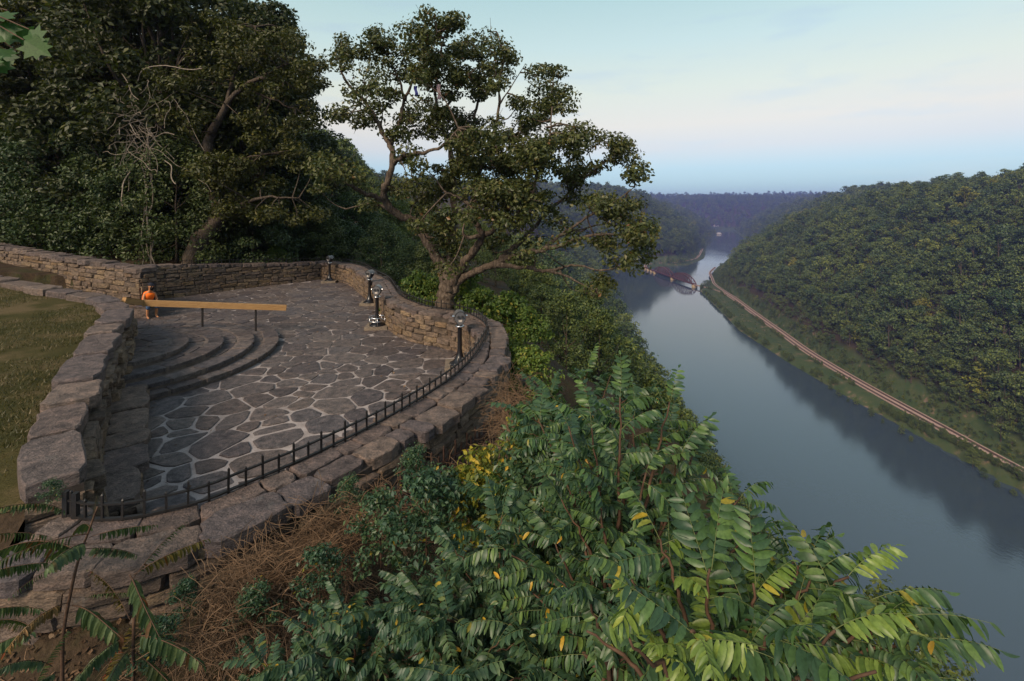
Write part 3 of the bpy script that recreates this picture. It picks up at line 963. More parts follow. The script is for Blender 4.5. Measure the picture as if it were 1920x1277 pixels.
# ------------------------------------------------------------------ fences
def fence(path, s0, s1, off, zbase, hts, rails, step, mat, name, label, root_s, wid=0.02, parts_end=None):
    f = thing(name, (*path.at(root_s, off), float(zbase(root_s))), label, 'fence')
    ss = np.arange(s0, s1, 0.12)
    for rz, rw, rh in rails:
        c = np.array([(*path.at(s, off), float(zbase(s)) + rz) for s in ss])
        t = nrm(np.gradient(c, axis=0))
        nn = np.c_[t[:, 1], -t[:, 0], np.zeros(len(t))]
        V = np.stack([c + nn * rw / 2 - [0, 0, rh / 2], c - nn * rw / 2 - [0, 0, rh / 2], c - nn * rw / 2 + [0, 0, rh / 2], c + nn * rw / 2 + [0, 0, rh / 2]], 1).reshape(-1, 3)
        F = [(i * 4 + k, i * 4 + (k + 1) % 4, i * 4 + 4 + (k + 1) % 4, i * 4 + 4 + k) for i in range(len(c) - 1) for k in range(4)]
        F += [(3, 2, 1, 0), tuple(4 * (len(c) - 1) + k for k in range(4))]
        obj('rail', V, F, mat, f)
    meshes = []
    for h in hts:
        b = MB()
        w = wid / 2
        V = [(-w, -w, 0), (w, -w, 0), (w, w, 0), (-w, w, 0), (-w, -w, h - 0.02), (w, -w, h - 0.02), (w, w, h - 0.02), (-w, w, h - 0.02), (0, 0, h)]
        b.add(V, [(0, 1, 5, 4), (1, 2, 6, 5), (2, 3, 7, 6), (3, 0, 4, 7), (4, 5, 8), (5, 6, 8), (6, 7, 8), (7, 4, 8)])
        meshes.append(b.mesh('picket', mat))
    for i, s in enumerate(np.arange(s0 + 0.03, s1, step)):
        o = link('picket', meshes[i % len(hts)], f)
        o.location = (*path.at(s, off), float(zbase(s)))
        o.rotation_euler = (random.uniform(-.02, .02), random.uniform(-.02, .02), path.ang(s))
    return f
FP = Path(np.vstack([rim.p[:, :2], BACK.p[2:-6]]))
fz = lambda s: float(np.interp(s, [0, rim.L, rim.L + 5.5, rim.L + 9], [1.0, 1.02, 1.36, 1.6])) - 0.01
pf = fence(FP, 0.1, FP.L, 0.02, fz, (0.30, 0.235), [(0.19, 0.034, 0.018), (0.035, 0.04, 0.02)], 0.19, M['iron'], 'iron_fence', 'low black iron picket fence running along the top of the parapet', 4, 0.021)
pb = MB()
for q in (0.0, 0.13):
    c = np.array([*FP.at(0.06 + q, 0.02), fz(0)])
    pb.box(c + [0, 0, 0.14], (0.05, 0.05, 0.28))
pb.build('end_post', M['iron'], pf)
s0f, s1f = near_s(rim, P(660, 818, 1)), near_s(rim, P(893, 658, 1))
fence(rim, s0f, s1f, 0.92, lambda s: float(np.interp(s, [s0f, s1f], [0.14, -0.38])), (0.66, 0.56), [(0.42, 0.04, 0.02), (0.28, 0.035, 0.02), (0.1, 0.035, 0.02)], 0.145, M['rust'], 'rusty_fence', 'rusty brown iron fence leaning against the outer foot of the parapet', (s0f + s1f) / 2, 0.022)

# ------------------------------------------------------------------ coin viewers
def viewer(px, py, label, az, ring=False, size=1.0):
    x, y = P(px, py, 0.11)
    t = thing('coin_viewer', (x, y, 0), label, 'binocular viewer', 'coin-operated viewers along the parapet')
    b = MB()
    b.box((x, y + 0.05, 0.05), (0.78, 0.72, 0.13), np.array([[math.cos(.1), math.sin(.1), 0], [-math.sin(.1), math.cos(.1), 0], [0, 0, 1]]))
    b.build('slab', M['slab'], t)
    b = MB().lathe((x, y, 0.11), [(0.27, 0), (0.27, 0.035), (0.24, 0.05), (0.17, 0.09), (0.11, 0.17), (0.075, 0.28), (0.06, 0.40), (0.058, 1.02), (0.075, 1.04)], 24)
    b.build('pedestal', M['black'], t, True)
    b = MB().lathe((x, y, 1.09), [(0.06, 0), (0.115, 0.0), (0.12, 0.018), (0.115, 0.036), (0.06, 0.036)], 24)
    b.build('collar', M['chrome'], t, True)
    # head: teardrop shield, local axes: f = where the eyepieces face, u = side
    f = np.array([math.sin(az), -math.cos(az), 0.0])
    u = np.array([math.cos(az), math.sin(az), 0.0])
    up = np.array([0, 0, 1.0])
    c0 = np.array([x, y, 1.13])
    def outline(sc):
        pts = []
        for k in range(28):
            a_ = 2 * math.pi * k / 28
            w = 0.155 * math.sin(a_)
            h = -math.cos(a_)
            ww = w * (1.0 if h > -0.1 else (1 - 0.55 * ((-h - 0.1) / 0.9) ** 1.2))
            zz = 0.19 + 0.19 * h
            pts.append((ww * sc, (zz - 0.19) * sc + 0.19))
        return pts
    def shield(d0, d1, sc0, sc1):
        V = []
        for d_, sc in ((d0, sc0), (d1, sc1)):
            V += [c0 + u * w + up * h + f * d_ for w, h in outline(sc)]
        n = 28
        F = [(i, (i + 1) % n, n + (i + 1) % n, n + i) for i in range(n)] + [tuple(range(n))[::-1], tuple(range(n, 2 * n))]
        return V, F
    h1 = MB()
    h1.add(*shield(-0.16, -0.10, 0.72, 0.97))
    h1.add(*shield(-0.10, 0.10, 0.97, 1.0))
    head = h1.build('head', M['black'], t, False)
    MB().add(*shield(0.101, 0.118, 0.95, 0.90)).build('face_plate', M['shield'], head)
    e = MB()
    for sgn in (-1, 1):
        pth = [c0 + up * 0.24 + u * sgn * 0.052 + f * 0.118, c0 + up * 0.24 + u * sgn * 0.052 + f * 0.165]
        e.tube(pth, [0.036, 0.030], 14)
    e.build('eyepieces', M['dial'], head)
    MB().box(c0 + up * 0.135 + f * 0.12, (0.09, 0.008, 0.055), np.array([u, f, up])).build('coin_plate', M['plate'], head)
    k = MB()
    for sgn in (-1, 1):
        k.tube([c0 + up * 0.24 + u * sgn * 0.15, c0 + up * 0.24 + u * sgn * 0.20], [0.03, 0.03], 12)
    k.build('pivot_knobs', M['chrome'], head)
    hd = MB()
    cap = []
    for sgn in (-0.16, 0.13):
        cap += [c0 + u * w * 1.03 + up * (h + 0.008) + f * sgn for w, h in outline(1.0)[8:21]]
    n = 13
    hd.add(cap, [(i, i + 1, n + i + 1, n + i) for i in range(n - 1)])
    hd.build('hood', M['shield'], head, True)
    if ring:
        rg = MB()
        a_ = np.linspace(0, 2 * math.pi, 33)
        for z, r_ in ((0.40, 0.27), (0.28, 0.27)):
            rg.tube(np.c_[x + r_ * np.cos(a_), y + r_ * np.sin(a_), np.full(33, z)], 0.016, 8, False)
        for q in range(5):
            w_ = q * 2 * math.pi / 5
            rg.tube([(x + .27 * math.cos(w_), y + .27 * math.sin(w_), 0.13), (x + .27 * math.cos(w_), y + .27 * math.sin(w_), 0.40)], 0.012, 6)
        rg.build('foot_ring', M['chrome'], t, True)
    return t
viewer(862, 682, 'black coin viewer standing in the curve of the parapet, near the oak trunk', 0.25)
viewer(707, 610, 'black coin viewer with a chrome foot ring round its base', 0.0, True)
viewer(693, 567, 'black coin viewer beside the one with the chrome foot ring, itself without a ring', -0.45)
viewer(618, 526, 'black coin viewer standing where the parapet meets the back wall', -0.5)

# ------------------------------------------------------------------ timber handrail
hr = thing('timber_handrail', (*P(488, 617, 0.15), 0.15), 'long tan timber handrail on two thin black posts over the steps', 'handrail')
A = Q(537, 577, 16.15); B = Q(268, 568, 14.75); C = Q(232, 563, 14.2)
for a_, b_, nm in ((A, B, 'beam'), (B, C, 'end_beam')):
    MB().bar(a_, b_, 0.15, 0.17).build(nm, M['wood'], hr)
for (px, py, z) in ((488, 617, 0.15), (355, 621, 0.45)):
    x, y = P(px, py, z)
    k = (x - A[0]) / (B[0] - A[0])
    pt = A + (B - A) * k
    MB().bar((pt[0], pt[1], z - 0.02), (pt[0], pt[1], pt[2] - 0.07), 0.045).build('post', M['iron'], hr)

# ------------------------------------------------------------------ person
px0 = np.array([-14.13, 18.55, 0.0])
st_ = thing('stone_bench', (px0[0] - 0.02, px0[1], 0), 'squat stone block the seated person uses as a bench', 'bench')
MB().box(px0 + [-0.02, 0.0, 0.21], (0.55, 0.6, 0.42)).build('block', M['cope'], st_)
MB().box(px0 + [-0.02, 0.0, 0.44], (0.62, 0.66, 0.04)).build('top_slab', M['cope'], st_)
pr = thing('person', px0, 'seated person in an orange tank top and dark cap, leaning forearms on knees', 'person')
S_ = px0 + [0.0, 0, 0.46]
def skinned(name, nodes, edges, mat, parent, lev=2):
    me = bpy.data.meshes.new(name)
    me.from_pydata([tuple(n[0]) for n in nodes], edges, [])
    me.materials.append(mat)
    o = link(name, me, parent)
    md = o.modifiers.new('skin', 'SKIN')
    md.use_smooth_shade = True
    sv = me.skin_vertices[0].data
    for i, n in enumerate(nodes):
        r_ = n[1]
        sv[i].radius = (r_, r_) if not isinstance(r_, tuple) else r_
        sv[i].use_root = (i == 0)
    s2 = o.modifiers.new('sub', 'SUBSURF')
    s2.levels = lev
    s2.render_levels = lev
    return o
v3 = lambda x, y, z: S_ + np.array([x, y, z])
nodes = [(v3(0, 0, 0.08), 0.15), (v3(0.10, 0, 0.25), 0.135), (v3(0.20, 0, 0.42), 0.135), (v3(0.25, 0, 0.53), 0.07), (v3(0.30, 0, 0.60), 0.055),
         (v3(0.35, 0, 0.70), 0.085), (v3(0.355, 0, 0.79), 0.09)]
edges = [(0, 1), (1, 2), (2, 3), (3, 4), (4, 5), (5, 6)]
def chain(st0, lst):
    p = st0
    for q in lst:
        nodes.append(q)
        edges.append((p, len(nodes) - 1))
        p = len(nodes) - 1
    return p
for sg in (-1, 1):
    e_ = chain(2, [(v3(0.24, sg * 0.165, 0.45), 0.052), (v3(0.26, sg * 0.21, 0.30), 0.045), (v3(0.30, sg * 0.23, 0.17), 0.042), (v3(0.46, sg * 0.14, 0.18), 0.034), (v3(0.56, sg * 0.06, 0.19), 0.027), (v3(0.62, sg * 0.04, 0.20), 0.03)])
    for j, (dy, ln) in enumerate(((-0.028, 0.06), (-0.010, 0.075), (0.010, 0.07), (0.027, 0.055))):
        chain(e_, [(v3(0.64, sg * 0.04 + dy, 0.205), 0.009), (v3(0.64 + ln * 0.7, sg * 0.04 + dy, 0.195), 0.008), (v3(0.64 + ln, sg * 0.04 + dy * 0.8, 0.17), 0.007)])
    chain(e_, [(v3(0.61, sg * 0.04 - sg * 0.03, 0.225), 0.010), (v3(0.64, sg * 0.04 - sg * 0.045, 0.225), 0.008)])
    k_ = chain(0, [(v3(0.10, sg * 0.10, 0.06), 0.10), (v3(0.28, sg * 0.14, 0.07), 0.082), (v3(0.45, sg * 0.15, 0.06), 0.062), (v3(0.43, sg * 0.15, -0.14), 0.052), (v3(0.40, sg * 0.15, -0.36), 0.036), (v3(0.44, sg * 0.15, -0.42), 0.036), (v3(0.56, sg * 0.16, -0.435), 0.026)])
skinned('body', nodes, edges, M['skin'], pr)
nodes = [(v3(0.0, 0, 0.10), 0.19), (v3(0.10, 0, 0.26), 0.19), (v3(0.20, 0, 0.42), 0.215), (v3(0.24, 0, 0.54), 0.165)]
edges = [(0, 1), (1, 2), (2, 3)]
skinned('tank_top', nodes, edges, M['orange'], pr)
nodes = [(v3(-0.01, 0, 0.06), 0.165)]
edges = []
for sg in (-1, 1):
    chain(0, [(v3(0.12, sg * 0.10, 0.065), 0.11), (v3(0.30, sg * 0.14, 0.07), 0.093), (v3(0.46, sg * 0.15, 0.055), 0.072), (v3(0.45, sg * 0.15, -0.12), 0.072)])
skinned('shorts', nodes, edges, M['denim'], pr)
hc = v3(0.355, 0, 0.765)
def ell(c, r_, n=14, m=9, zmin=-1.0):
    V, F = [], []
    zz = np.linspace(max(zmin, -0.98), 0.98, m)
    for z in zz:
        q = math.sqrt(1 - z * z)
        V += [c + np.array([r_[0] * q * math.cos(t), r_[1] * q * math.sin(t), r_[2] * z]) for t in np.linspace(0, 2 * math.pi, n, endpoint=False)]
    F = [(i * n + j, i * n + (j + 1) % n, (i + 1) * n + (j + 1) % n, (i + 1) * n + j) for i in range(m - 1) for j in range(n)]
    F += [tuple(range(n))[::-1], tuple(range((m - 1) * n, m * n))]
    return V, F
cp = MB().add(*ell(hc + [0, 0, 0.03], (0.108, 0.1, 0.10), zmin=0.0))
cp.add(*ell(hc + [0.12, 0, 0.035], (0.085, 0.075, 0.016)))
cp.build('cap', M['capcloth'], pr, True)
MB().add(*ell(hc + [0.052, 0, -0.085], (0.062, 0.07, 0.085))).build('beard', M['hair'], pr, True)
fc = MB().add(*ell(hc + [0.098, 0, -0.025], (0.02, 0.014, 0.022), 8, 6))
for sg in (-1, 1):
    fc.add(*ell(hc + [0.0, sg * 0.092, -0.02], (0.02, 0.01, 0.03), 8, 6))
fc.build('nose_and_ears', M['skin'], pr, True)
ey = MB()
for sg in (-1, 1):
    ey.add(*ell(hc + [0.083, sg * 0.033, 0.0], (0.01, 0.014, 0.008), 8, 6))
ey.build('eyes', M['hair'], pr, True)
pr.rotation_euler = (0, 0, -0.5)
ph = MB().box(px0 + [0.64 * math.cos(.5), -0.64 * math.sin(.5), 0.69], (0.14, 0.075, 0.010)).build('phone', M['dial'])
tag(ph, 'small dark phone held in the hands of the seated person', 'phone')

#@@TREES
# ------------------------------------------------------------------ foliage
def leaf_cloud(C, N, size, rs, ratio=0.55, droop=0.25):
    """one folded four-cornered leaf at each point; N = leaf normals"""
    n = len(C)
    a = nrm(np.cross(N, rs.normal(size=(n, 3))))
    a = nrm(a - np.array([0, 0, droop]))
    b = nrm(np.cross(N, a))
    L = (size * rs.uniform(0.7, 1.3, n))[:, None]
    W = L * ratio * 0.5
    f = nrm(N) * W * rs.uniform(0.1, 0.6, n)[:, None]
    V = np.stack([C - a * L * 0.5, C + b * W + f - a * L * 0.08, C + a * L * 0.5, C - b * W + f - a * L * 0.08], 1).reshape(-1, 3)
    i = np.arange(n) * 4
    F = np.concatenate([np.stack([i, i + 1, i + 2], 1), np.stack([i, i + 2, i + 3], 1)])
    return V, F
def blob(c, r, n, rs, shell=0.45):
    """points of a leafy clump (flattened, fuller at the rim) and their outward-up normals"""
    d = nrm(rs.normal(size=(n, 3)))
    k = (shell + (1 - shell) * rs.random(n)) ** 0.7
    r = np.asarray(r, float)
    p = c + d * r * k[:, None]
    N = nrm(d * 0.7 + np.array([0, 0, 0.55]) + 0.55 * rs.normal(size=(n, 3)))
    return p, N
def make_tree(seed, H, Rw, leaf, nclump, per, base=0.3, trunk_r=None, lean=(0, 0), limbs=6, clump=0.26, shape=1.0):
    """tapered trunk with limbs and a broken crown; returns (wood V,F), (leaf V,F) about the origin"""
    rs = np.random.default_rng(seed)
    tr = trunk_r or H * 0.018
    wood = MB()
    hh = np.linspace(0, 1, 8)
    tp = np.c_[lean[0] * H * hh ** 1.5 + 0.02 * H * np.cumsum(rs.normal(size=8)) * 0.4 * hh, lean[1] * H * hh ** 1.5 + 0.02 * H * np.cumsum(rs.normal(size=8)) * 0.4 * hh, H * 0.86 * hh]
    wood.tube(tp, tr * (1 - 0.82 * hh) + tr * 0.35 * np.exp(-hh * 14), 7)
    top = lambda q: np.array([np.interp(q, hh, tp[:, k]) for k in range(3)])
    C = []
    for i in range(nclump):
        z = base + (1 - base) * rs.beta(1.4, 1.15)
        prof = math.sin(math.pi * min(1, max(0.04, ((z - base) / (1 - base)) * 0.84 + 0.14)) ** shape) ** 0.7
        an = rs.uniform(0, 2 * math.pi)
        q = Rw * prof * math.sqrt(rs.uniform(0.08, 1.0))
        c = top(min(1, z * 0.95)) * np.array([1, 1, 0]) + np.array([q * math.cos(an), q * math.sin(an), z * H])
        C.append(c)
    PV, PN = [], []
    for c in C:
        r = Rw * clump * rs.uniform(0.7, 1.35)
        p, N = blob(c, (r, r, r * 0.62), int(per * rs.uniform(0.7, 1.3)), rs)
        PV.append(p)
        PN.append(N)
    for i in range(min(limbs, len(C))):
        c = C[i]
        s = top(max(0.22, min(0.8, c[2] / H - 0.18)))
        m = (s + c) / 2 + np.array([0, 0, -0.04 * H]) + rs.normal(size=3) * 0.02 * H
        pl = smoothline([s, m, c], 4)
        wood.tube(pl, np.linspace(tr * 0.42, tr * 0.08, len(pl)), 5)
    P_, N_ = np.vstack(PV), np.vstack(PN)
    LV, LF_ = leaf_cloud(P_, N_, leaf, rs)
    return (np.concatenate(wood.V), wood.F), (LV, LF_)
def place_tree(name, loc, label, cat, tm, cm, scale=1.0, rz=0.0, group=None, zs=1.0):
    t = thing(name, loc, label, cat, group)
    for nm, me in (('trunk', tm), ('crown', cm)):
        if me is None:
            continue
        o = bpy.data.objects.new(nm, me)
        COL.objects.link(o)
        o.parent = t
    t.rotation_euler = (0, 0, rz)
    t.scale = (scale, scale, scale * zs)
    return t
gz = lambda x, y: float(terrain_z(np.array([x]), np.array([y]), True)[0])

# ---- the oak by the parapet
OD = 16.7
rs = np.random.default_rng(21)
oakb = Q(833, 600, OD)
oak = thing('oak_tree', (oakb[0], oakb[1], gz(oakb[0], oakb[1])), 'gnarled spreading oak with twisted grey limbs behind the parapet', 'tree')
LIMBS = [  # (points: px, py, depth offset), start radius, end radius
    ([(831, 640, 0), (832, 600, 0), (834, 565, 0), (839, 540, 0), (843, 520, 0), (846, 498, .2)], 0.42, 0.22),
    ([(838, 550, 0), (830, 505, .1), (818, 478, .2), (800, 451, .3), (781, 418, .4), (748, 404, .2), (722, 376, 0), (724, 348, -.2), (736, 310, -.3), (731, 272, -.3), (720, 254, -.2), (701, 216, 0), (682, 188, .3), (654, 160, .5), (640, 135, .7)], 0.22, 0.035),
    ([(724, 374, 0), (700, 368, -.4), (677, 362, -.8), (649, 338, -1.3), (630, 319, -1.7), (598, 315, -2)], 0.11, 0.02),
    ([(742, 400, .2), (715, 386, .7), (687, 383, 1.2), (649, 392, 1.6)], 0.08, 0.02),
    ([(736, 308, -.3), (762, 291, -.8), (814, 282, -1.3), (842, 263, -1.6), (860, 240, -1.8)], 0.10, 0.02),
    ([(731, 272, -.3), (748, 235, .2), (757, 188, .6), (745, 141, .9), (720, 95, 1.1)], 0.10, 0.02),
    ([(757, 188, .6), (775, 150, .3), (790, 110, 0), (820, 60, -.2)], 0.06, 0.015),
    ([(840, 540, 0), (846, 480, .4), (848, 451, .8), (851, 395, 1.2), (849, 329, 1.4), (842, 272, 1.3), (823, 225, 1.1), (816, 178, .9), (823, 117, .6), (835, 60, .5)], 0.21, 0.02),
    ([(849, 329, 1.4), (870, 270, 1.8), (890, 215, 2.0), (900, 150, 2.2), (895, 95, 2.2)], 0.10, 0.02),
    ([(823, 225, 1.1), (845, 190, .7), (870, 150, .4), (915, 110, .2)], 0.07, 0.015),
    ([(841, 548, 0), (866, 497, -.4), (889, 470, -.9), (903, 441, -1.3), (893, 420, -1.5), (884, 404, -1.6), (878, 385, -1.7), (861, 371, -1.8), (832, 359, -2)], 0.17, 0.03),
    ([(903, 441, -1.3), (880, 446, -1.5), (868, 436, -1.6), (872, 418, -1.65)], 0.09, 0.025),
    ([(903, 443, -1.3), (936, 423, -1.6), (983, 390, -1.8), (1011, 329, -1.6), (1030, 263, -1.3), (1035, 200, -1.2)], 0.10, 0.02),
    ([(884, 404, -1.6), (898, 329, -.8), (926, 263, -.2), (936, 197, .2), (938, 140, .4), (959, 90, .6)], 0.12, 0.012),
    ([(936, 197, .2), (960, 160, .4), (985, 120, .5)], 0.035, 0.008),
    ([(938, 150, .4), (925, 120, .4), (940, 85, .3)], 0.025, 0.007),
    ([(926, 263, -.2), (960, 255, .5), (987, 244, .9), (1020, 225, 1.2), (1035, 190, 1.4)], 0.07, 0.02),
    ([(840, 556, 0), (868, 521, -.2), (898, 507, -.5), (936, 491, -1.0), (983, 474, -1.5), (1011, 470, -1.8), (1053, 460, -2.0), (1091, 446, -2.1), (1147, 439, -2.2), (1190, 450, -2.2)], 0.17, 0.02),
    ([(926, 496, -.9), (983, 502, -1.6), (1020, 508, -2.0), (1048, 504, -2.4), (1077, 498, -2.7), (1124, 507, -3.0)], 0.10, 0.02),
    ([(1030, 507, -2.2), (1060, 518, -2.5), (1085, 530, -2.7), (1114, 545, -2.8), (1110, 560, -2.8)], 0.05, 0.01),
    ([(936, 490, -1.0), (969, 460, -.2), (1001, 427, .5), (1025, 399, 1.0), (1060, 368, 1.4), (1091, 338, 1.7), (1138, 300, 1.9), (1175, 270, 2.0)], 0.11, 0.02),
    ([(1011, 470, -1.8), (1058, 437, -1.5), (1100, 408, -1.2), (1156, 376, -1.0), (1190, 350, -1.0)], 0.075, 0.015),
    ([(1058, 437, -1.5), (1110, 425, -.8), (1160, 415, -.3)], 0.04, 0.012),
    ([(1048, 504, -2.4), (1070, 540, -2.2), (1095, 548, -2)], 0.025, 0.008)]
wood = MB()
OB = []
for pts, r0, r1 in LIMBS:
    w = smoothline([(*Q(p[0], p[1], OD + p[2]),) for p in pts], 5)
    n = len(w)
    rad = r0 + (r1 - r0) * np.linspace(0, 1, n) ** 0.8
    w = w + rs.normal(size=(n, 3)) * np.minimum(rad, 0.07)[:, None] * 0.35
    rad = rad * rs.uniform(0.88, 1.14, n)
    wood.tube(w, rad, 10 if r0 > 0.15 else 6)
    OB.append(w)
OB = np.vstack(OB)
CL = [(830, 40, 50, 25), (775, 72, 45, 38), (700, 85, 45, 40), (650, 85, 30, 30), (830, 90, 60, 40), (890, 80, 45, 30), (925, 105, 40, 35), (770, 120, 60, 40), (840, 150, 70, 40), (700, 150, 30, 30), (640, 110, 25, 25), (900, 150, 50, 40), (935, 130, 20, 35), (800, 45, 30, 20),
      (1030, 155, 42, 40), (1045, 190, 32, 28), (1005, 215, 40, 35), (975, 185, 25, 25), (985, 240, 35, 18), (1012, 140, 22, 22),
      (640, 205, 30, 22), (690, 230, 40, 22), (655, 180, 20, 18), (720, 190, 32, 28), (760, 240, 40, 30), (800, 215, 50, 35), (850, 240, 70, 50), (910, 260, 70, 50), (960, 285, 60, 50), (1010, 290, 60, 50), (1060, 270, 45, 40), (1100, 255, 40, 22), (1145, 262, 42, 28), (1172, 292, 34, 28), (1188, 320, 22, 26), (1110, 312, 45, 28), (1060, 330, 50, 40),
      (770, 300, 35, 22), (820, 335, 50, 40), (880, 330, 70, 50), (940, 350, 70, 50), (990, 372, 50, 40), (905, 395, 55, 28), (850, 420, 50, 32), (800, 380, 40, 28), (760, 350, 32, 22), (838, 465, 38, 28), (930, 452, 28, 16), (850, 495, 34, 20), (780, 432, 24, 16), (955, 415, 36, 22),
      (1100, 372, 48, 22), (1150, 388, 40, 24), (1180, 425, 42, 34), (1192, 458, 32, 34), (1130, 452, 38, 20), (1170, 492, 36, 16), (1128, 530, 26, 16), (1072, 442, 26, 16), (1192, 372, 18, 24), (1195, 336, 12, 16), (1115, 548, 14, 12),
      (618, 312, 34, 24), (662, 332, 26, 16), (612, 350, 26, 16), (682, 384, 22, 12), (605, 290, 22, 18), (1040, 400, 30, 22), (1010, 455, 20, 10), (985, 478, 18, 10)]
PV, PN = [], []
for (px, py, rx, ry) in CL:
    nsub = max(2, int(rx * ry / 175))
    for k in range(nsub):
        a_ = rs.uniform(0, 2 * math.pi)
        q = math.sqrt(rs.random()) * 0.75
        c = Q(px + rx * q * math.cos(a_), py + ry * q * math.sin(a_), OD)
        j = np.argmin((OB[:, 0] - c[0]) ** 2 + (OB[:, 2] - c[2]) ** 2)
        dep = OB[j, 1] + rs.normal() * 0.9
        sc = dep / OD
        c = np.array([c[0] * sc, dep, CZ + (c[2] - CZ) * sc])
        rr_ = rs.uniform(0.28, 0.50)
        p, N = blob(c, (rr_ * 1.25, rr_ * 1.25, rr_ * 0.75), int(rs.uniform(90, 170)), rs, 0.25)
        PV.append(p)
        PN.append(N)
        j = np.argmin(((OB - c) ** 2).sum(1))
        b = OB[j]
        if np.linalg.norm(b - c) < 2.6:
            m = (b + c) / 2 + rs.normal(size=3) * 0.12
            wood.tube(smoothline([b, m, c], 3), np.linspace(0.032, 0.009, 7), 4, False)
            for _ in range(2):
                wood.tube([c + (b - c) * 0.25, c + rs.normal(size=3) * rr_ * 0.6], [0.012, 0.005], 3, False)
wood.build('trunk', M['oakbark'], oak, True)
V, F = leaf_cloud(np.vstack(PV), np.vstack(PN), 0.135, rs, 0.6)
obj('crown', V, F, M['oakleaf'], oak)
for (px, py, d_, w, h, nm, lb, m) in ((780, 171, OD + .2, .17, .36, 'cloth', 'scrap of blue cloth caught high in the oak', M['blue_rag']), (823, 172, OD - .6, .17, .5, 'cloth', 'faded pinkish cloth hanging high in the oak', M['pink_rag'])):
    c = Q(px, py, d_)
    nx, nzz = 6, 8
    g = []
    for s_ in (0.012, -0.012):
        for i in range(nzz):
            for j in range(nx):
                u_, v_ = j / (nx - 1) - 0.5, i / (nzz - 1) - 0.5
                g.append(c + np.array([u_ * w * (0.6 + 0.5 * abs(v_)) + 0.02 * math.sin(v_ * 7), 0.05 * math.sin(u_ * 11 + v_ * 3) + s_, -v_ * h]))
    k = nx * nzz
    F = []
    for l in (0, 1):
        for i in range(nzz - 1):
            for j in range(nx - 1):
                q = l * k + i * nx + j
                F.append((q, q + 1, q + nx + 1, q + nx) if l else (q, q + nx, q + nx + 1, q + 1))
    tag(obj(nm, g, F, m, smooth=True), lb, 'cloth', 'cloth caught in the oak')

# ---- tall dark trees behind the walls
TALL = []
for k, (H, Rw, lean) in enumerate([(17, 5.2, (0.04, 0)), (19, 6.0, (-0.05, 0.02)), (16, 5.0, (0.10, 0.0))]):
    (wv, wf), (lv, lf) = make_tree(100 + k, H, Rw, 0.30, 150, 190, 0.12, 0.33, lean, 26, 0.21, 0.8)
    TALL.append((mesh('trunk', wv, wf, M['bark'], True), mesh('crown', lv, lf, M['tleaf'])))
TL = ['tall dark tree behind the back wall, its crown against the sky', 'tall dark tree standing behind the entrance wall']
for i, (x, y, s_, v, rz) in enumerate([(-16.8, 31.0, 1.0, 0, 0.3), (-22.0, 30.5, 1.1, 1, 2.1), (-19.0, 37.0, 1.05, 2, 4.0), (-27.0, 32.0, 1.1, 0, 1.2), (-25.5, 38.5, 1.2, 1, 5.2),
                                       (-32.5, 32.5, 1.15, 2, 0.9), (-34.0, 40.0, 1.2, 0, 3.6), (-38.0, 35.0, 1.15, 1, 1.5), (-15.5, 41.0, 0.72, 2, 2.8), (-30.0, 46.0, 1.2, 2, 0.2), (-40, 44, 1.2, 0, 2.2)]):
    place_tree('tall_tree', (x, y, gz(x, y) - 0.3), TL[0 if x > -21 else 1], 'tree', *TALL[v], scale=s_, rz=rz, group='tall trees behind the back wall' if x > -21 else 'tall trees behind the entrance wall')
# the leaning one whose trunk shows above the wall
rs = np.random.default_rng(31)
LD = 25.6
lt0 = Q(358, 520, LD)
ltr = thing('leaning_tree', (lt0[0], lt0[1], gz(lt0[0], lt0[1])), 'broad tree with thick bare trunk leaning right, just behind the back wall', 'tree')
wood = MB()
OB = []
for pts, r0, r1 in [([(352, 545, 0), (358, 500, 0), (368, 465, 0), (384, 440, .1), (402, 418, .2), (412, 395, .3), (398, 355, .5), (391, 300, .7), (392, 262, .6), (402, 240, .4), (424, 195, .2), (455, 165, 0), (490, 147, -.3), (530, 150, -.5)], 0.52, 0.05),
                    ([(404, 416, .2), (450, 385, -.3), (500, 370, -.8), (560, 372, -1)], 0.16, 0.03),
                    ([(392, 300, .7), (440, 300, .2), (490, 290, -.2)], 0.09, 0.03),
                    ([(424, 195, .2), (440, 140, .5), (470, 90, .8), (480, 50, 1)], 0.12, 0.03),
                    ([(391, 290, .7), (350, 240, 1), (330, 190, 1.2), (330, 130, 1.5)], 0.14, 0.03),
                    ([(490, 147, -.3), (540, 120, -.2), (580, 130, 0)], 0.06, 0.02), ([(455, 165, 0), (520, 190, .3), (575, 215, .5)], 0.07, 0.02)]:
    w = smoothline([(*Q(p[0], p[1], LD + p[2]),) for p in pts], 5)
    wood.tube(w + rs.normal(size=w.shape) * 0.03, np.linspace(r0, r1, len(w)) * rs.uniform(.9, 1.1, len(w)), 9 if r0 > .3 else 6)
    OB.append(w)
OB = np.vstack(OB)
PV, PN = [], []
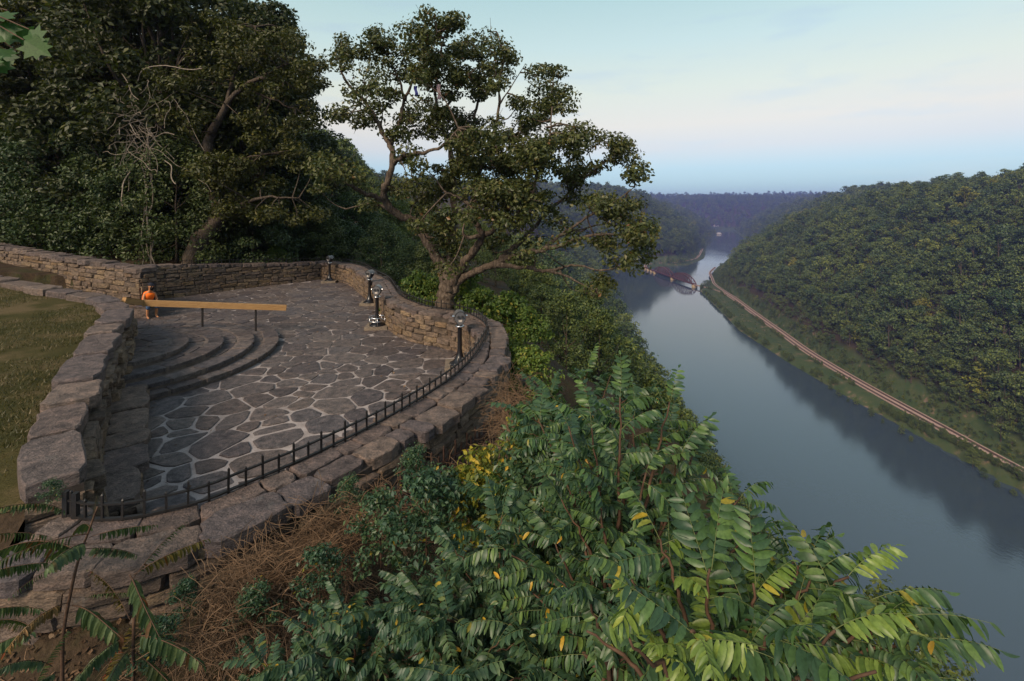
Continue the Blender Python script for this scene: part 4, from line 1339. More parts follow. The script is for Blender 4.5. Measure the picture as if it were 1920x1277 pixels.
for (px, py, rx, ry, n) in [(480, 70, 60, 40, 9), (540, 130, 60, 40, 10), (585, 160, 32, 35, 5), (500, 175, 50, 30, 6), (570, 220, 40, 35, 7), (500, 240, 60, 35, 8), (440, 110, 60, 50, 9), (400, 60, 70, 40, 9), (340, 130, 60, 50, 9), (430, 300, 60, 40, 8), (500, 320, 70, 40, 9), (560, 300, 50, 40, 8), (400, 360, 40, 45, 9), (380, 310, 40, 30, 6), (440, 385, 50, 30, 7), (470, 390, 60, 30, 7), (550, 390, 60, 30, 7), (350, 230, 40, 30, 4), (600, 130, 15, 30, 3), (545, 75, 25, 25, 4)]:
    for k in range(n):
        a_, q = rs.uniform(0, 6.28), math.sqrt(rs.random()) * 0.85
        c = Q(px + rx * q * math.cos(a_), py + ry * q * math.sin(a_), LD + rs.normal() * 1.2)
        r_ = rs.uniform(0.45, 0.8)
        p, N = blob(c, (r_ * 1.2, r_ * 1.2, r_ * 0.7), int(rs.uniform(110, 190)), rs, 0.25)
        PV.append(p)
        PN.append(N)
        b = OB[np.argmin(((OB - c) ** 2).sum(1))]
        if np.linalg.norm(b - c) < 3.5:
            wood.tube(smoothline([b, (b + c) / 2 + rs.normal(size=3) * .15, c], 3), np.linspace(.04, .01, 7), 4, False)
wood.build('trunk', M['bark'], ltr, True)
V, F = leaf_cloud(np.vstack(PV), np.vstack(PN), 0.2, rs, 0.55)
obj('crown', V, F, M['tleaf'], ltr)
# dead vines hanging in front of the trees
vt = MB()
for k in range(46):
    c = Q(270 + rs.normal() * 18, 250 + rs.normal() * 30, 24.6 + rs.normal() * .3)
    pts = [c]
    dr = np.array([rs.normal() * .5, rs.normal() * .2, rs.normal() * .6])
    for j in range(rs.integers(5, 12)):
        dr = dr * 0.85 + np.array([rs.normal() * .22, rs.normal() * .08, -0.10 + rs.normal() * .25])
        pts.append(pts[-1] + dr * 0.5)
    vt.tube(smoothline(pts, 3), 0.014 if k > 8 else 0.028, 4, False)
for px in (272, 280, 285, 276):
    pts = [Q(px + rs.normal() * 3, y_, 24.7) for y_ in np.linspace(240, 500, 12)]
    vt.tube(smoothline(np.array(pts) + rs.normal(size=(12, 3)) * .06, 3), 0.03, 5, False)
tag(vt.build('hanging_vines', M['deadwood']), 'tangle of pale leafless vines hanging in front of the tall trees', 'vine')

# ---- small trees and bushes
UND = []
for k, (H, Rw) in enumerate([(7, 3.2), (6, 3.4), (8.5, 3.6)]):
    (wv, wf), (lv, lf) = make_tree(200 + k, H, Rw, 0.20, 80, 170, 0.04, 0.10, (0, 0), 14, 0.26, 0.7)
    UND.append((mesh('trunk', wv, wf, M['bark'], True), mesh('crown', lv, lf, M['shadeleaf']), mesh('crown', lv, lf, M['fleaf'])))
rs = np.random.default_rng(41)
spots = [(-12.2, 31.5, .62, 0), (-15.5, 28.6, .8, 1), (-18.3, 26.2, .85, 2), (-20.5, 26.5, .9, 0), (-23.5, 27.5, 1, 1), (-26.5, 28.0, 1, 2), (-29.5, 29.0, 1.05, 0), (-33, 31, 1.1, 1), (-36.5, 31, 1.1, 2), (-14, 33, .8, 2), (-17.5, 33, .9, 1),
         (-11.2, 33.5, .7, 1), (-12.5, 38, .9, 2), (-9.5, 37, .75, 0), (-10.5, 44, 1.0, 2), (-7.6, 34.5, .6, 1), (-7.0, 41, .8, 0), (-20, 31, 1.1, 0), (-24, 33, 1.2, 2), (-8.3, 30.5, .5, 2), (-5.5, 31, .5, 0)]
for i, (x, y, s_, v) in enumerate(spots):
    back = x > -21
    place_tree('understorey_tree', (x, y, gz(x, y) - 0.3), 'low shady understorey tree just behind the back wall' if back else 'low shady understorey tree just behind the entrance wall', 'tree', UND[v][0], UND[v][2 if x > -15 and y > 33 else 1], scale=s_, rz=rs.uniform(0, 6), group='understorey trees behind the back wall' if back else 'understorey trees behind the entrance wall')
BU = []
for k in range(3):
    (wv, wf), (lv, lf) = make_tree(300 + k, 1.7, 1.15, 0.13, 34, 100, 0.02, 0.025, (0, 0), 10, 0.3, 0.7)
    BU.append((mesh('stems', wv, wf, M['twig'], True), mesh('foliage', lv, lf, M['bushleaf'])))
for i, (px, py, d_, s_, v, lb) in enumerate([
        (785, 560, 18.2, 1.0, 0, 'bright yellow-green bush beside the oak trunk, on the far-viewer side'), (815, 555, 17.6, .7, 1, 'small bright bush pressed against the oak trunk'),
        (905, 590, 16.6, .9, 2, 'leafy green bush at the foot of the oak, behind the parapet curve'), (950, 605, 16.2, 1.0, 0, 'spreading green bush just outside the parapet curve'), (985, 620, 15.4, .75, 1, 'outermost green bush beyond the parapet curve'),
        (885, 560, 18.4, 1.1, 1, 'tall green bush behind the oak trunk'), (950, 690, 11.8, .55, 2, 'pale green vine bush on the outer face of the parapet'), (1000, 700, 11.2, .6, 0, 'pale green bush on the slope next to the dry vines'),
        (520, 480, 29.5, .8, 1, 'light green sapling rising above the back wall')]):
    c = Q(px, py, d_)
    t = thing('bush', (c[0], c[1], c[2] - 0.8 * s_), lb, 'bush')
    t.scale = (s_,) * 3
    t.rotation_euler = (0, 0, rs.uniform(0, 6))
    for me in BU[v]:
        o = bpy.data.objects.new(me.name.split('.')[0], me)
        COL.objects.link(o)
        o.parent = t

# ---- the forest of the gorge
FAR, MID = [], []
for k in range(6):
    H, Rw = [(20, 6.0), (18, 6.5), (22, 5.5), (17, 5.5), (21, 7), (19, 5)][k]
    (wv, wf), (lv, lf) = make_tree(400 + k, H, Rw, 1.0, 34, 34, 0.22, 0.32, (0, 0), 5, 0.30, 0.9)
    FAR.append((wv, wf, lv, lf))
for k in range(4):
    H, Rw = [(15, 5.0), (17, 5.2), (14, 5.4), (16, 4.6)][k]
    (wv, wf), (lv, lf) = make_tree(500 + k, H, Rw, 0.42, 75, 95, 0.16, 0.26, (0, 0), 10, 0.25, 0.85)
    MID.append((wv, wf, lv, lf))
def two(name, t):
    return mesh('trunk', t[0], t[1], M['bark'], True), mesh('crown', t[2], t[3], M['fleaf'])
FARM = [two('f', t) for t in FAR]
MIDM = [two('m', t) for t in MID]
rs = np.random.default_rng(51)
pts = []
d = 42.0
tmin, tmax = R(-34), R(54)
while d < 7500:
    spc = max(9.0, np.interp(d, [200, 330], [9, 11.4]), d * 0.0085)
    n = int((tmax - tmin) * d / spc)
    t = tmin + (tmax - tmin) * (np.arange(n) + rs.random(n)) / n
    r = d + rs.uniform(-.5, .5, n) * spc
    pts.append(np.c_[np.sin(t) * r, np.cos(t) * r, r, np.full(n, spc / 7.0)])
    d += spc * 0.95
SHORE = smoothline(np.array(RIGHT[8:][::-1], float), 6)
for (q, o0, o1, st_, k0, k1) in ((SHORE, 1.5, 6.5, 0.5, 0.13, 0.33), (RAIL2, 6.5, 42, 2.0, 0.45, 1.0), (RAIL1, -9, -4.2, 0.8, 0.08, 0.26), (RAIL2, 4.6, 12, 0.9, 0.08, 0.24)):
    pq = Path(q)
    us = np.arange(300, pq.L, st_)
    us = us + rs.uniform(-2, 2, len(us))
    of = rs.uniform(o0, o1, len(us))
    xy = np.array([pq.at(a_, b_) for a_, b_ in zip(us, of)])
    kk = np.interp(np.abs(of), [6, 42], [k0, k1]) if o0 > 6 else rs.uniform(k0, k1, len(us))
    if o0 < 2:                             # shoreline shrubs grow in clumps
        cl = vnoise(us / 14.0, us * 0, 5) > 0.42
        xy, kk = xy[cl], kk[cl]
    pts.append(np.c_[xy, np.hypot(xy[:, 0], xy[:, 1]), -kk])
pts = np.vstack(pts)
x, y = pts[:, 0], pts[:, 1]
band = pts[:, 3] < 0
rd, _ = polydist(RIVER, x, y)
ins = inside(RIVER, x, y)
rl = np.full(len(x), 1e9)
for q in (RAIL1, RAIL2, RAIL3):
    rl = np.minimum(rl, polydist(q[::3], x, y, False)[0])
pd, _ = polydist(PLAZA, x, y)
ok = (~ins) & (pd > 16) & (rl > 8.5) & ((rd > 24) | ((rd > 3.5) & (y > 640)) | ((rd > 3) & (x < 300) & (y < 1340)))
ok |= band & (~ins) & (rl > 3.4) & (y > 120)
ok &= ~((x < -6) & (y < 47)) & (pts[:, 2] > 42)
pts, rd, band = pts[ok], rd[ok], band[ok]
z = terrain_z(pts[:, 0], pts[:, 1])
sc = rs.choice([0.62, 0.8, 1.0, 1.0, 1.12, 1.3], len(pts)) * np.clip(pts[:, 3] * np.where(pts[:, 2] < 230, 0.8, 1.0), 0.85, 2.4) * rs.uniform(0.75, 1.2, len(z))
rl = rl[ok]
sc *= np.where((rd < 20) | ((rd < 45) & (pts[:, 1] > 1000) & (pts[:, 0] > 395)), 0.5, 1.0) * np.clip(0.4 + (rl - 8) / 25, 0.4, 1.0)
sc = np.where((pts[:, 0] > 290) & (pts[:, 1] < 1000) & (pts[:, 0] < np.interp(pts[:, 1], RAIL1[:, 1], RAIL1[:, 0])), np.minimum(sc, 0.16), sc)
sc = np.where(band, -pts[:, 3] * rs.uniform(.8, 1.2, len(z)), sc)
# the steep slope under the terrace carries low, wind-cut trees; further along they grow taller
uu = 960 + FPX * pts[:, 0] / pts[:, 1]
lim = np.interp(uu, [560, 640, 700, 780, 900, 1000, 1150, 1250, 1350, 1450], [220, 260, 330, 405, 440, 455, 512, 690, 860, 1010])
smax = (CZ - (lim - YH) / FPX * pts[:, 1] - z) / 21.0
low = (pts[:, 0] < 260) & (pts[:, 1] < 900)
sc = np.where(low, np.minimum(sc, np.maximum(smax, 0.42)), sc)
vis = (smax > -0.1) | ~low
pts, z, sc = pts[vis], z[vis], sc[vis]
vis = visible(pts[:, 0], pts[:, 1], z + 20 * sc)
pts, z, sc = pts[vis], z[vis], sc[vis]
print('forest trees', len(z))
# view-frame test: only what the picture can show competes for the individual trees
u = 960 + FPX * pts[:, 0] / pts[:, 1]
v_ = YH - FPX * (z + 9 * sc - CZ) / pts[:, 1]
fr = (u > np.where(pts[:, 0] > 280, -60, 880)) & ~((pts[:, 0] < 250) & ((u > 1270) | (v_ > 690)))
fr &= (u > -60) & (u < 1980) & (v_ < 1300) & ~((u > 1000) & (u < 1450) & (v_ > 700) & (v_ > 700 + (u - 1250) * 1.6))
key = np.where(fr, sc / pts[:, 2], 0)
order = np.argsort(key)[::-1]
solo, rest = order[:300], order[300:]
for i in solo:
    x_, y_, r_ = pts[i, :3]
    near = r_ < 190
    right = x_ > 280
    tm, cm = (MIDM if near else FARM)[rs.integers(0, 4 if near else 6)]
    if right:
        lb, gp = 'rounded broadleaf tree in the forest across the river above the railway', 'trees above the railway'
    else:
        lb, gp = 'rounded broadleaf tree on the steep slope below the oak', 'trees on the slope below the oak'
    place_tree('broadleaf_tree', (x_, y_, z[i] - 0.5), lb, 'tree', tm, cm, scale=float(sc[i]), rz=rs.uniform(0, 6.28), group=gp, zs=rs.uniform(0.85, 1.15))
def instancer(name, idx, variants, mats):
    vc = bpy.data.collections.new(name + '_kinds')
    for k, t in enumerate(variants):
        wv, wf, lv, lf = t
        V = np.vstack([wv, lv])
        F = list(wf) + [tuple(f + len(wv)) for f in lf]
        me = mesh('forest_tree_kind', V, F, mats, mi=[0] * len(wf) + [1] * len(lf))
        vc.objects.link(bpy.data.objects.new('forest_tree_kind_%d' % k, me))
    me = bpy.data.meshes.new(name)
    me.vertices.add(len(idx))
    me.vertices.foreach_set('co', np.c_[pts[idx, :2], z[idx] - 0.5].astype(np.float32).ravel())
    for nm, ty, val in (('sc', 'FLOAT', sc[idx]), ('rz', 'FLOAT', rs.uniform(0, 6.28, len(idx))), ('kd', 'INT', rs.integers(0, len(variants), len(idx)))):
        at = me.attributes.new(nm, ty, 'POINT')
        at.data.foreach_set('value', np.asarray(val, np.int32 if ty == 'INT' else np.float32))
    o = link(name, me)
    ng = bpy.data.node_groups.new(name, 'GeometryNodeTree')
    ng.interface.new_socket('Geometry', in_out='INPUT', socket_type='NodeSocketGeometry')
    ng.interface.new_socket('Geometry', in_out='OUTPUT', socket_type='NodeSocketGeometry')
    gi, go = ng.nodes.new('NodeGroupInput'), ng.nodes.new('NodeGroupOutput')
    iop = ng.nodes.new('GeometryNodeInstanceOnPoints')
    ci = ng.nodes.new('GeometryNodeCollectionInfo')
    ci.inputs[0].default_value = vc
    ci.inputs['Separate Children'].default_value = True
    ci.inputs['Reset Children'].default_value = True
    def attr(nm, ty):
        a_ = ng.nodes.new('GeometryNodeInputNamedAttribute')
        a_.data_type = ty
        a_.inputs[0].default_value = nm
        return a_.outputs[0]
    cx_ = ng.nodes.new('ShaderNodeCombineXYZ')
    ng.links.new(attr('rz', 'FLOAT'), cx_.inputs[2])
    ng.links.new(gi.outputs[0], iop.inputs['Points'])
    ng.links.new(ci.outputs[0], iop.inputs['Instance'])
    iop.inputs['Pick Instance'].default_value = True
    ng.links.new(attr('kd', 'INT'), iop.inputs['Instance Index'])
    ng.links.new(cx_.outputs[0], iop.inputs['Rotation'])
    ng.links.new(attr('sc', 'FLOAT'), iop.inputs['Scale'])
    ng.links.new(iop.outputs[0], go.inputs[0])
    o.modifiers.new('scatter', 'NODES').node_group = ng
    return tag(o, kind='stuff')
nearm = pts[rest, 2] < 190
instancer('gorge_forest', rest[~nearm], FAR, [M['bark'], M['fleaf']])
if nearm.any():
    instancer('slope_forest', rest[nearm], MID, [M['bark'], M['fleaf']])
# dead snags on the far slope
sn = MB()
for k, (px, py, d_) in enumerate([(1725, 395, 640), (1742, 392, 650), (1765, 545, 560), (1855, 520, 520), (1640, 640, 560), (1885, 400, 600)]):
    x_, y_ = (px - 960) / FPX * d_, d_
    g = gz(x_, y_)
    t = thing('dead_tree', (x_, y_, g), 'pale bare dead tree standing among the green forest across the river', 'tree', 'dead trees across the river')
    b = MB()
    hgt = 27
    b.tube(smoothline([(x_, y_, g), (x_ + .4, y_, g + hgt * .5), (x_ - .3, y_, g + hgt)], 4), np.linspace(.5, .12, 9), 6)
    b.build('trunk', M['deadwood'], t)
    b = MB()
    for q in range(7):
        h0 = g + hgt * (0.5 + 0.07 * q)
        b.tube([(x_, y_, h0), (x_ + rs.normal() * 2.2, y_ + rs.normal() * 2, h0 + rs.uniform(1.5, 4))], [.16, .05], 4)
    b.build('branches', M['deadwood'], t)

# ------------------------------------------------------------------ railway
def ribbon(line, off, w, z, h, name, mat, parent):
    p = Path(line)
    ss = np.linspace(0, p.L, int(p.L / 8))
    A_, B_ = p.at(ss, off - w / 2), p.at(ss, off + w / 2)
    n = len(ss)
    V = np.stack([np.c_[A_, np.full(n, z - h)], np.c_[B_, np.full(n, z - h)], np.c_[B_, np.full(n, z)], np.c_[A_, np.full(n, z)]], 1).reshape(-1, 3)
    F = [(i * 4 + k, i * 4 + (k + 1) % 4, i * 4 + 4 + (k + 1) % 4, i * 4 + 4 + k) for i in range(n - 1) for k in range(4)]
    return obj(name, V, F, mat, parent)
for line, lb, gp in ((RAIL1, 'railway track on pale ballast along the far bank, the one nearer the water', None), (RAIL2, 'railway track on pale ballast along the far bank, the one nearer the forest', None), (RAIL3, 'railway track on the bank beyond the bridge', None)):
    m = line[len(line) // 2]
    t = thing('railway_track', (m[0], m[1], RZ), lb, 'railway')
    wide = 6.0 if line is not RAIL3 else 7.0
    V = ribbon(line, 0, wide - 0.02, RZ - 0.02 * (line is RAIL2), 1.2, 'ballast', M['ballast'], t)
    tr_ = ribbon(line, 0, 2.6, RZ + 0.16, 0.3, 'sleepers', M['sleepers'], t)
    for s_ in (-0.72, 0.72):
        ribbon(line, s_, 0.16, RZ + 0.34, 0.2, 'rail', M['railsteel'], t)
# lineside bushes
for (px, py, s_) in [(1504, 684, .45), (1540, 706, .35), (1557, 720, .45), (1573, 733, .55), (1605, 748, .5), (1634, 770, .55), (1690, 803, .55), (1708, 815, .35), (1824, 862, .85), (1845, 884, .5), (1480, 668, .5), (1462, 652, .5), (1590, 742, .3), (1655, 782, .3), (1870, 900, .35), (1900, 915, .35)]:
    x_, y_ = P(px, py + 6, -171)
    me = MIDM[rs.integers(0, 4)]
    place_tree('lineside_bush', (x_, y_, max(gz(x_, y_), -173.6) - 0.5), 'round green bush between the railway and the water', 'bush', *me, scale=s_ * 0.9, rz=rs.uniform(0, 6), group='bushes along the railway')

# ------------------------------------------------------------------ truss bridge
BR = [np.array([404.5, 1064]), np.array([393, 1172]), np.array([384, 1285]), np.array([382, 1370])]
DZ = RZ + 0.4
brt = thing('truss_bridge', (393, 1172, WZ), 'rusty brown railway bridge with two arched trusses over the river', 'bridge')
for i in (0, 1):
    a_, b_ = BR[i], BR[i + 1]
    dv = nrm(b_ - a_)
    sd_ = np.array([dv[1], -dv[0]])
    Ls = np.linalg.norm(b_ - a_)
    N = 10
    MB().bar((*a_, DZ - .6), (*b_, DZ - .6), 7.0, 1.6).build('deck', M['bridge'], brt)
    for sg in (-1, 1):
        top = []
        for k in range(N + 1):
            f = k / N
            p = a_ + dv * Ls * f + sd_ * sg * 4.2
            top.append(np.array([*p, DZ + 17 * math.sin(math.pi * f) ** 0.62 if 0 < k < N else DZ]))
        ch = MB()
        for k in range(N):
            ch.bar(top[k], top[k + 1], 1.5, 1.5)
        ch.build('top_chord', M['bridge'], brt)
        MB().bar((*(a_ + sd_ * sg * 4.2), DZ), (*(b_ + sd_ * sg * 4.2), DZ), 0.9, 1.4).build('bottom_chord', M['bridge'], brt)
        for k in range(1, N):
            q = a_ + dv * Ls * k / N + sd_ * sg * 4.2
            MB().bar((*q, DZ), top[k], 0.85).build('post', M['bridge'], brt)
            k2 = k + 1 if k < N / 2 else k - 1
            q2 = a_ + dv * Ls * k2 / N + sd_ * sg * 4.2
            MB().bar(top[k], (*q2, DZ), 0.55).build('diagonal', M['bridge'], brt)
    br_ = MB()
    for k in range(2, N - 1):
        c = a_ + dv * Ls * k / N
        h = DZ + 17 * math.sin(math.pi * k / N) ** 0.62
        br_.bar((*(c - sd_ * 4.2), h), (*(c + sd_ * 4.2), h), 0.5)
    br_.build('cross_bracing', M['bridge'], brt)
MB().bar((*BR[2], DZ - .8), (*BR[3], DZ - .8), 6.5, 2.0).build('approach_deck', M['bridge'], brt)
for p in (BR[0], BR[1], BR[2], (BR[2] * 2 + BR[3]) / 3, (BR[2] + BR[3] * 2) / 3, BR[3]):
    MB().box((*p, (WZ - 5 + DZ - 1.5) / 2), (11, 5, DZ - 1.5 - WZ + 5)).build('pier', M['pier'], brt)

def house(x_, y_, w, dp, h, rot, wall, roof, label, zb):
    t = thing('house', (x_, y_, zb), label, 'building')
    c_, s_ = math.cos(rot), math.sin(rot)
    f = lambda a_, b_, k: (x_ + a_ * c_ - b_ * s_, y_ + a_ * s_ + b_ * c_, zb + k)
    V = [f(-w, -dp, -2), f(w, -dp, -2), f(w, dp, -2), f(-w, dp, -2), f(-w, -dp, h), f(w, -dp, h), f(w, dp, h), f(-w, dp, h), f(-w, 0, h * 1.5), f(w, 0, h * 1.5)]
    obj('wall', V, [(0, 1, 5, 4), (1, 2, 6, 9, 5), (2, 3, 7, 6), (3, 0, 4, 8, 7)], wall, t)
    o = 0.8
    V = [f(-w - o, -dp - o, h - .4), f(w + o, -dp - o, h - .4), f(w + o, 0, h * 1.5 + .3), f(-w - o, 0, h * 1.5 + .3), f(w + o, dp + o, h - .4), f(-w - o, dp + o, h - .4)]
    V += [(a_[0], a_[1], a_[2] - 0.3) for a_ in V]
    obj('roof', V, [(0, 1, 2, 3), (3, 2, 4, 5), (6, 9, 8, 7), (9, 11, 10, 8), (0, 6, 7, 1), (5, 4, 10, 11), (0, 3, 9, 6), (3, 5, 11, 9), (1, 7, 8, 2), (2, 8, 10, 4)], roof, t)
    for k in (-0.5, 0.5):
        b = MB().box(f(w * k, -dp - 0.05, h * 0.5), (w * 0.3, 0.1, h * 0.4), np.array([[c_, s_, 0], [-s_, c_, 0], [0, 0, 1]]))
        b.build('window', M['dial'], t)
x_, y_ = P(1155, 503, -170)
house(x_, y_ + 10, 9, 6, 6, 0.2, M['cabin'], M['roofred'], 'dark cabin with a red roof at the water edge by the oak foliage', -172.5)
house(1345, 3125, 14, 10, 9, 0.4, M['paleroof'], M['paleroof'], 'tiny pale house where the river vanishes between the hills', gz(1345, 3125))
house(1600, 3760, 16, 10, 9, 0.1, M['paleroof'], M['roofred'], 'tiny pale house with a red roof at the far end of the valley', gz(1600, 3760))
#@@FORE
# ------------------------------------------------------------------ foreground plants
def leaflet(L, W, curl, fold, nseg=4):
    """leaflet along +X, blade facing +Z"""
    V, F = [], []
    for i in range(nseg + 1):
        f = i / nseg
        w = W * 0.5 * (math.sin(math.pi * (0.06 + 0.90 * f) ** 0.85) ** 0.75)
        a_ = curl * f
        x_ = L * (math.sin(a_) / curl if abs(curl) > 1e-3 else f)
        z_ = -L * ((1 - math.cos(a_)) / curl if abs(curl) > 1e-3 else 0)
        V += [(x_, w, z_ + fold * w), (x_, 0, z_), (x_, -w, z_ + fold * w)]
    for i in range(nseg):
        q = i * 3
        F += [(q, q + 3, q + 4, q + 1), (q + 1, q + 4, q + 5, q + 2)]
    return np.array(V), F
def pinnate(seed, L, pairs, ll, lw, droop, hang, mats, curl=0.6, term=True, spread=1.25):
    """compound leaf: midrib along +X from the origin, leaflets in pairs"""
    rs = np.random.default_rng(seed)
    t = np.linspace(0, 1, 12)
    mid = np.c_[L * np.sin(droop * t) / max(droop, 1e-3), 0.03 * L * np.sin(t * 3 + seed), -L * (1 - np.cos(droop * t)) / max(droop, 1e-3)]
    b = MB()
    b.tube(mid, np.linspace(0.012 * L, 0.004 * L, 12) * 0.55, 4, False)
    nf = len(b.F)
    at = lambda f: np.array([np.interp(f, t, mid[:, k]) for k in range(3)])
    lst = [(0.16 + 0.80 * (k + 0.5 * (s > 0) * 0.3) / pairs, s) for k in range(pairs) for s in (-1, 1)]
    if term:
        lst.append((0.985, 0))
    for f, s in lst:
        k = ll * (0.75 + 0.5 * math.sin(math.pi * min(1, f * 0.9 + 0.1))) * rs.uniform(0.85, 1.12)
        V, F = leaflet(k, lw * k / ll * rs.uniform(.85, 1.15), curl * rs.uniform(0.3, 1.5), rs.uniform(0.1, 0.5))
        tg = nrm(at(min(1, f + .05)) - at(f - .05))
        side = np.array([0, 1.0, 0]) * s
        yaw = spread * rs.uniform(0.85, 1.15) if s else 0
        x_ = nrm(tg * math.cos(yaw) + side * math.sin(yaw))
        x_ = nrm(x_ + np.array([0, 0, -1]) * hang * rs.uniform(0.5, 1.4))
        upv = np.array([0, 0, 1.0]) + 0.25 * rs.normal(size=3) + tg * 0.5 * hang
        y_ = nrm(np.cross(upv, x_))
        z_ = np.cross(x_, y_)
        b.add(at(f) + V @ np.array([x_, y_, z_]), F)
    me = mesh('leaf', np.concatenate(b.V), b.F, mats, True, [0] * nf + [1] * (len(b.F) - nf))
    return me
LOC = [pinnate(600 + k, 0.29, [9, 10, 8, 10, 9][k], 0.066, 0.0235, [0.5, 0.8, 0.3, 1.0, 0.6][k], [0.35, 0.6, 0.2, 0.9, 1.3][k], [M['stem'], M['locust']]) for k in range(5)]
LOY = [pinnate(610 + k, 0.27, 9, 0.066, 0.021, 0.5, [0.3, 0.8][k], [M['stem'], M['locust_young']]) for k in range(2)]
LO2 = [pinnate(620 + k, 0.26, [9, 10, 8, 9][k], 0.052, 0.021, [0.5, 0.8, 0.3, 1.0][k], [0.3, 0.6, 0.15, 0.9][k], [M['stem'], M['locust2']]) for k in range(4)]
SUM = [pinnate(630 + k, 0.85, [22, 24, 21][k], 0.085, 0.026, [0.35, 0.6, 0.8][k], [2.4, 3.0, 1.8][k], [M['twig'], M['sumac']], 0.5, True, 1.35) for k in range(3)]

def frame(x_, up):
    x_ = nrm(x_)
    y_ = nrm(np.cross(up, x_))
    z_ = np.cross(x_, y_)
    return Matrix(((x_[0], y_[0], z_[0], 0), (x_[1], y_[1], z_[1], 0), (x_[2], y_[2], z_[2], 0), (0, 0, 0, 1)))
def put_leaf(me, p, dr, parent, s=1.0, up=(0, 0, 1), name='leaf'):
    o = link(name, me, parent)
    o.matrix_basis = Matrix.Translation(Vector([float(c) for c in p])) @ frame(np.asarray(dr, float), np.asarray(up, float)) @ Matrix.Scale(s, 4)
    return o
def leafy_branches(name, label, cat, root, branches, meshes, every, rs, s=(0.8, 1.2), stem_r=0.012, mat=None, group=None, spread=1.0, droop=0.15, skip=0.15, up_bias=0.25, limit=320):
    """branches = list of 3-D control points; alternate compound leaves along them"""
    t = thing(name, root, label, cat, group)
    b = MB()
    cnt = 0
    for br in branches:
        pl = smoothline(br, 8)
        pl = pl + rs.normal(size=pl.shape) * 0.006
        b.tube(pl, np.linspace(stem_r, stem_r * 0.3, len(pl)), 5)
        sl = np.r_[0, np.cumsum(np.linalg.norm(np.diff(pl, axis=0), axis=1))]
        u_ = skip * sl[-1]
        sg = rs.choice([-1, 1])
        while u_ < sl[-1] and cnt < limit:
            p = np.array([np.interp(u_, sl, pl[:, k]) for k in range(3)])
            q = np.array([np.interp(min(u_ + .05, sl[-1]), sl, pl[:, k]) for k in range(3)])
            tg = nrm(q - p + 1e-6)
            side = nrm(np.cross(tg, [0, 0, 1])) * sg
            dr = nrm(tg * rs.uniform(0.2, 0.9) + side * spread * rs.uniform(0.5, 1.2) + np.array([0, 0, up_bias - droop]) + 0.25 * rs.normal(size=3))
            put_leaf(meshes[rs.integers(0, len(meshes))], p, dr, t, rs.uniform(*s), np.array([0, 0, 1]) + 0.3 * rs.normal(size=3))
            cnt += 1
            sg = -sg
            u_ += every * rs.uniform(0.6, 1.4)
        if cnt < limit:
            put_leaf(meshes[rs.integers(0, len(meshes))], pl[-1], pl[-1] - pl[-4], t, rs.uniform(*s))
            cnt += 1
    b.build('stems', mat or M['stem'], t, True)
    return t
rs = np.random.default_rng(71)
# the locust branch in front of the river
g0 = np.array([0.75, 1.9, gz(0.75, 1.9)])
k1 = Q(1150, 1300, 2.3); k2 = Q(1330, 1420, 1.5)
def fan(root, tips, mid=0.5, sag=0.1):
    out = []
    for tp in tips:
        m = root * (1 - mid) + tp * mid + np.array([0, 0, sag * np.linalg.norm(tp - root)])
        out.append([root, m, tp])
    return out
tipsA = [Q(px, py + 55, d_) for px, py, d_ in [(1165, 690, 2.5), (1255, 700, 2.7), (1110, 740, 2.7), (1300, 800, 2.6), (1385, 880, 2.5), (1405, 950, 2.4), (1210, 830, 2.3), (1130, 900, 2.2), (1060, 830, 2.7), (1040, 960, 2.6), (1260, 960, 2.1), (1330, 1010, 2.1), (1100, 1060, 2.1), (1180, 760, 2.9), (1270, 860, 2.7), (1000, 1060, 2.7), (1060, 740, 3.1), (1420, 1030, 2.2), (1500, 1060, 2.1)]]
leafy_branches('locust_sapling', 'young locust sapling with bright leaflets in front of the river, rising above the shrubs', 'shrub', g0, [[g0, (g0 + k1) / 2 + [.1, 0, .2], k1]] + fan(k1, tipsA, .5, .08), LOC, 0.058, rs, (0.6, 0.92), 0.014, M['twig'], skip=0.30, limit=300)
tipsA2 = [t_ + rs.normal(size=3) * [.14, .2, .08] - [0, 0, .05] for t_ in tipsA]
g2 = g0 + [.25, .1, -.1]
k3 = k1 + [.12, .1, .1]
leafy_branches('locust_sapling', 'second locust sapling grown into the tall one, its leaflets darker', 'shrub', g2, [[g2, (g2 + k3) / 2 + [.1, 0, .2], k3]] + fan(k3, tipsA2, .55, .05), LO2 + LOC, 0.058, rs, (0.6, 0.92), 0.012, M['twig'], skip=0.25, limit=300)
tipsB = [Q(px, py, d_) for px, py, d_ in [(1180, 1080, 1.5), (1240, 1010, 1.6), (1330, 1070, 1.5), (1420, 1100, 1.45), (1500, 1060, 1.6), (1540, 1070, 1.55), (1590, 1080, 1.5), (1620, 1120, 1.5), (1670, 1160, 1.4), (1700, 1200, 1.35), (1720, 1270, 1.4), (1570, 1180, 1.3), (1450, 1190, 1.25), (1300, 1180, 1.25), (1180, 1210, 1.3), (1640, 1260, 1.2), (1530, 1270, 1.15), (1390, 1290, 1.1), (1100, 1180, 1.6), (1060, 1280, 1.6)]]
g1 = np.array([0.9, 1.2, gz(0.9, 1.2)])
leafy_branches('locust_branch', 'spray of locust branches with the longest, freshest leaflets, low in front of the water', 'shrub', g1, [[g1, (g1 + k2) / 2 + [.05, 0, .2], k2]] + fan(k2, tipsB, .5, .10), LOC + LOY, 0.042, rs, (0.6, 0.88), 0.012, M['twig'], skip=0.28, limit=300)
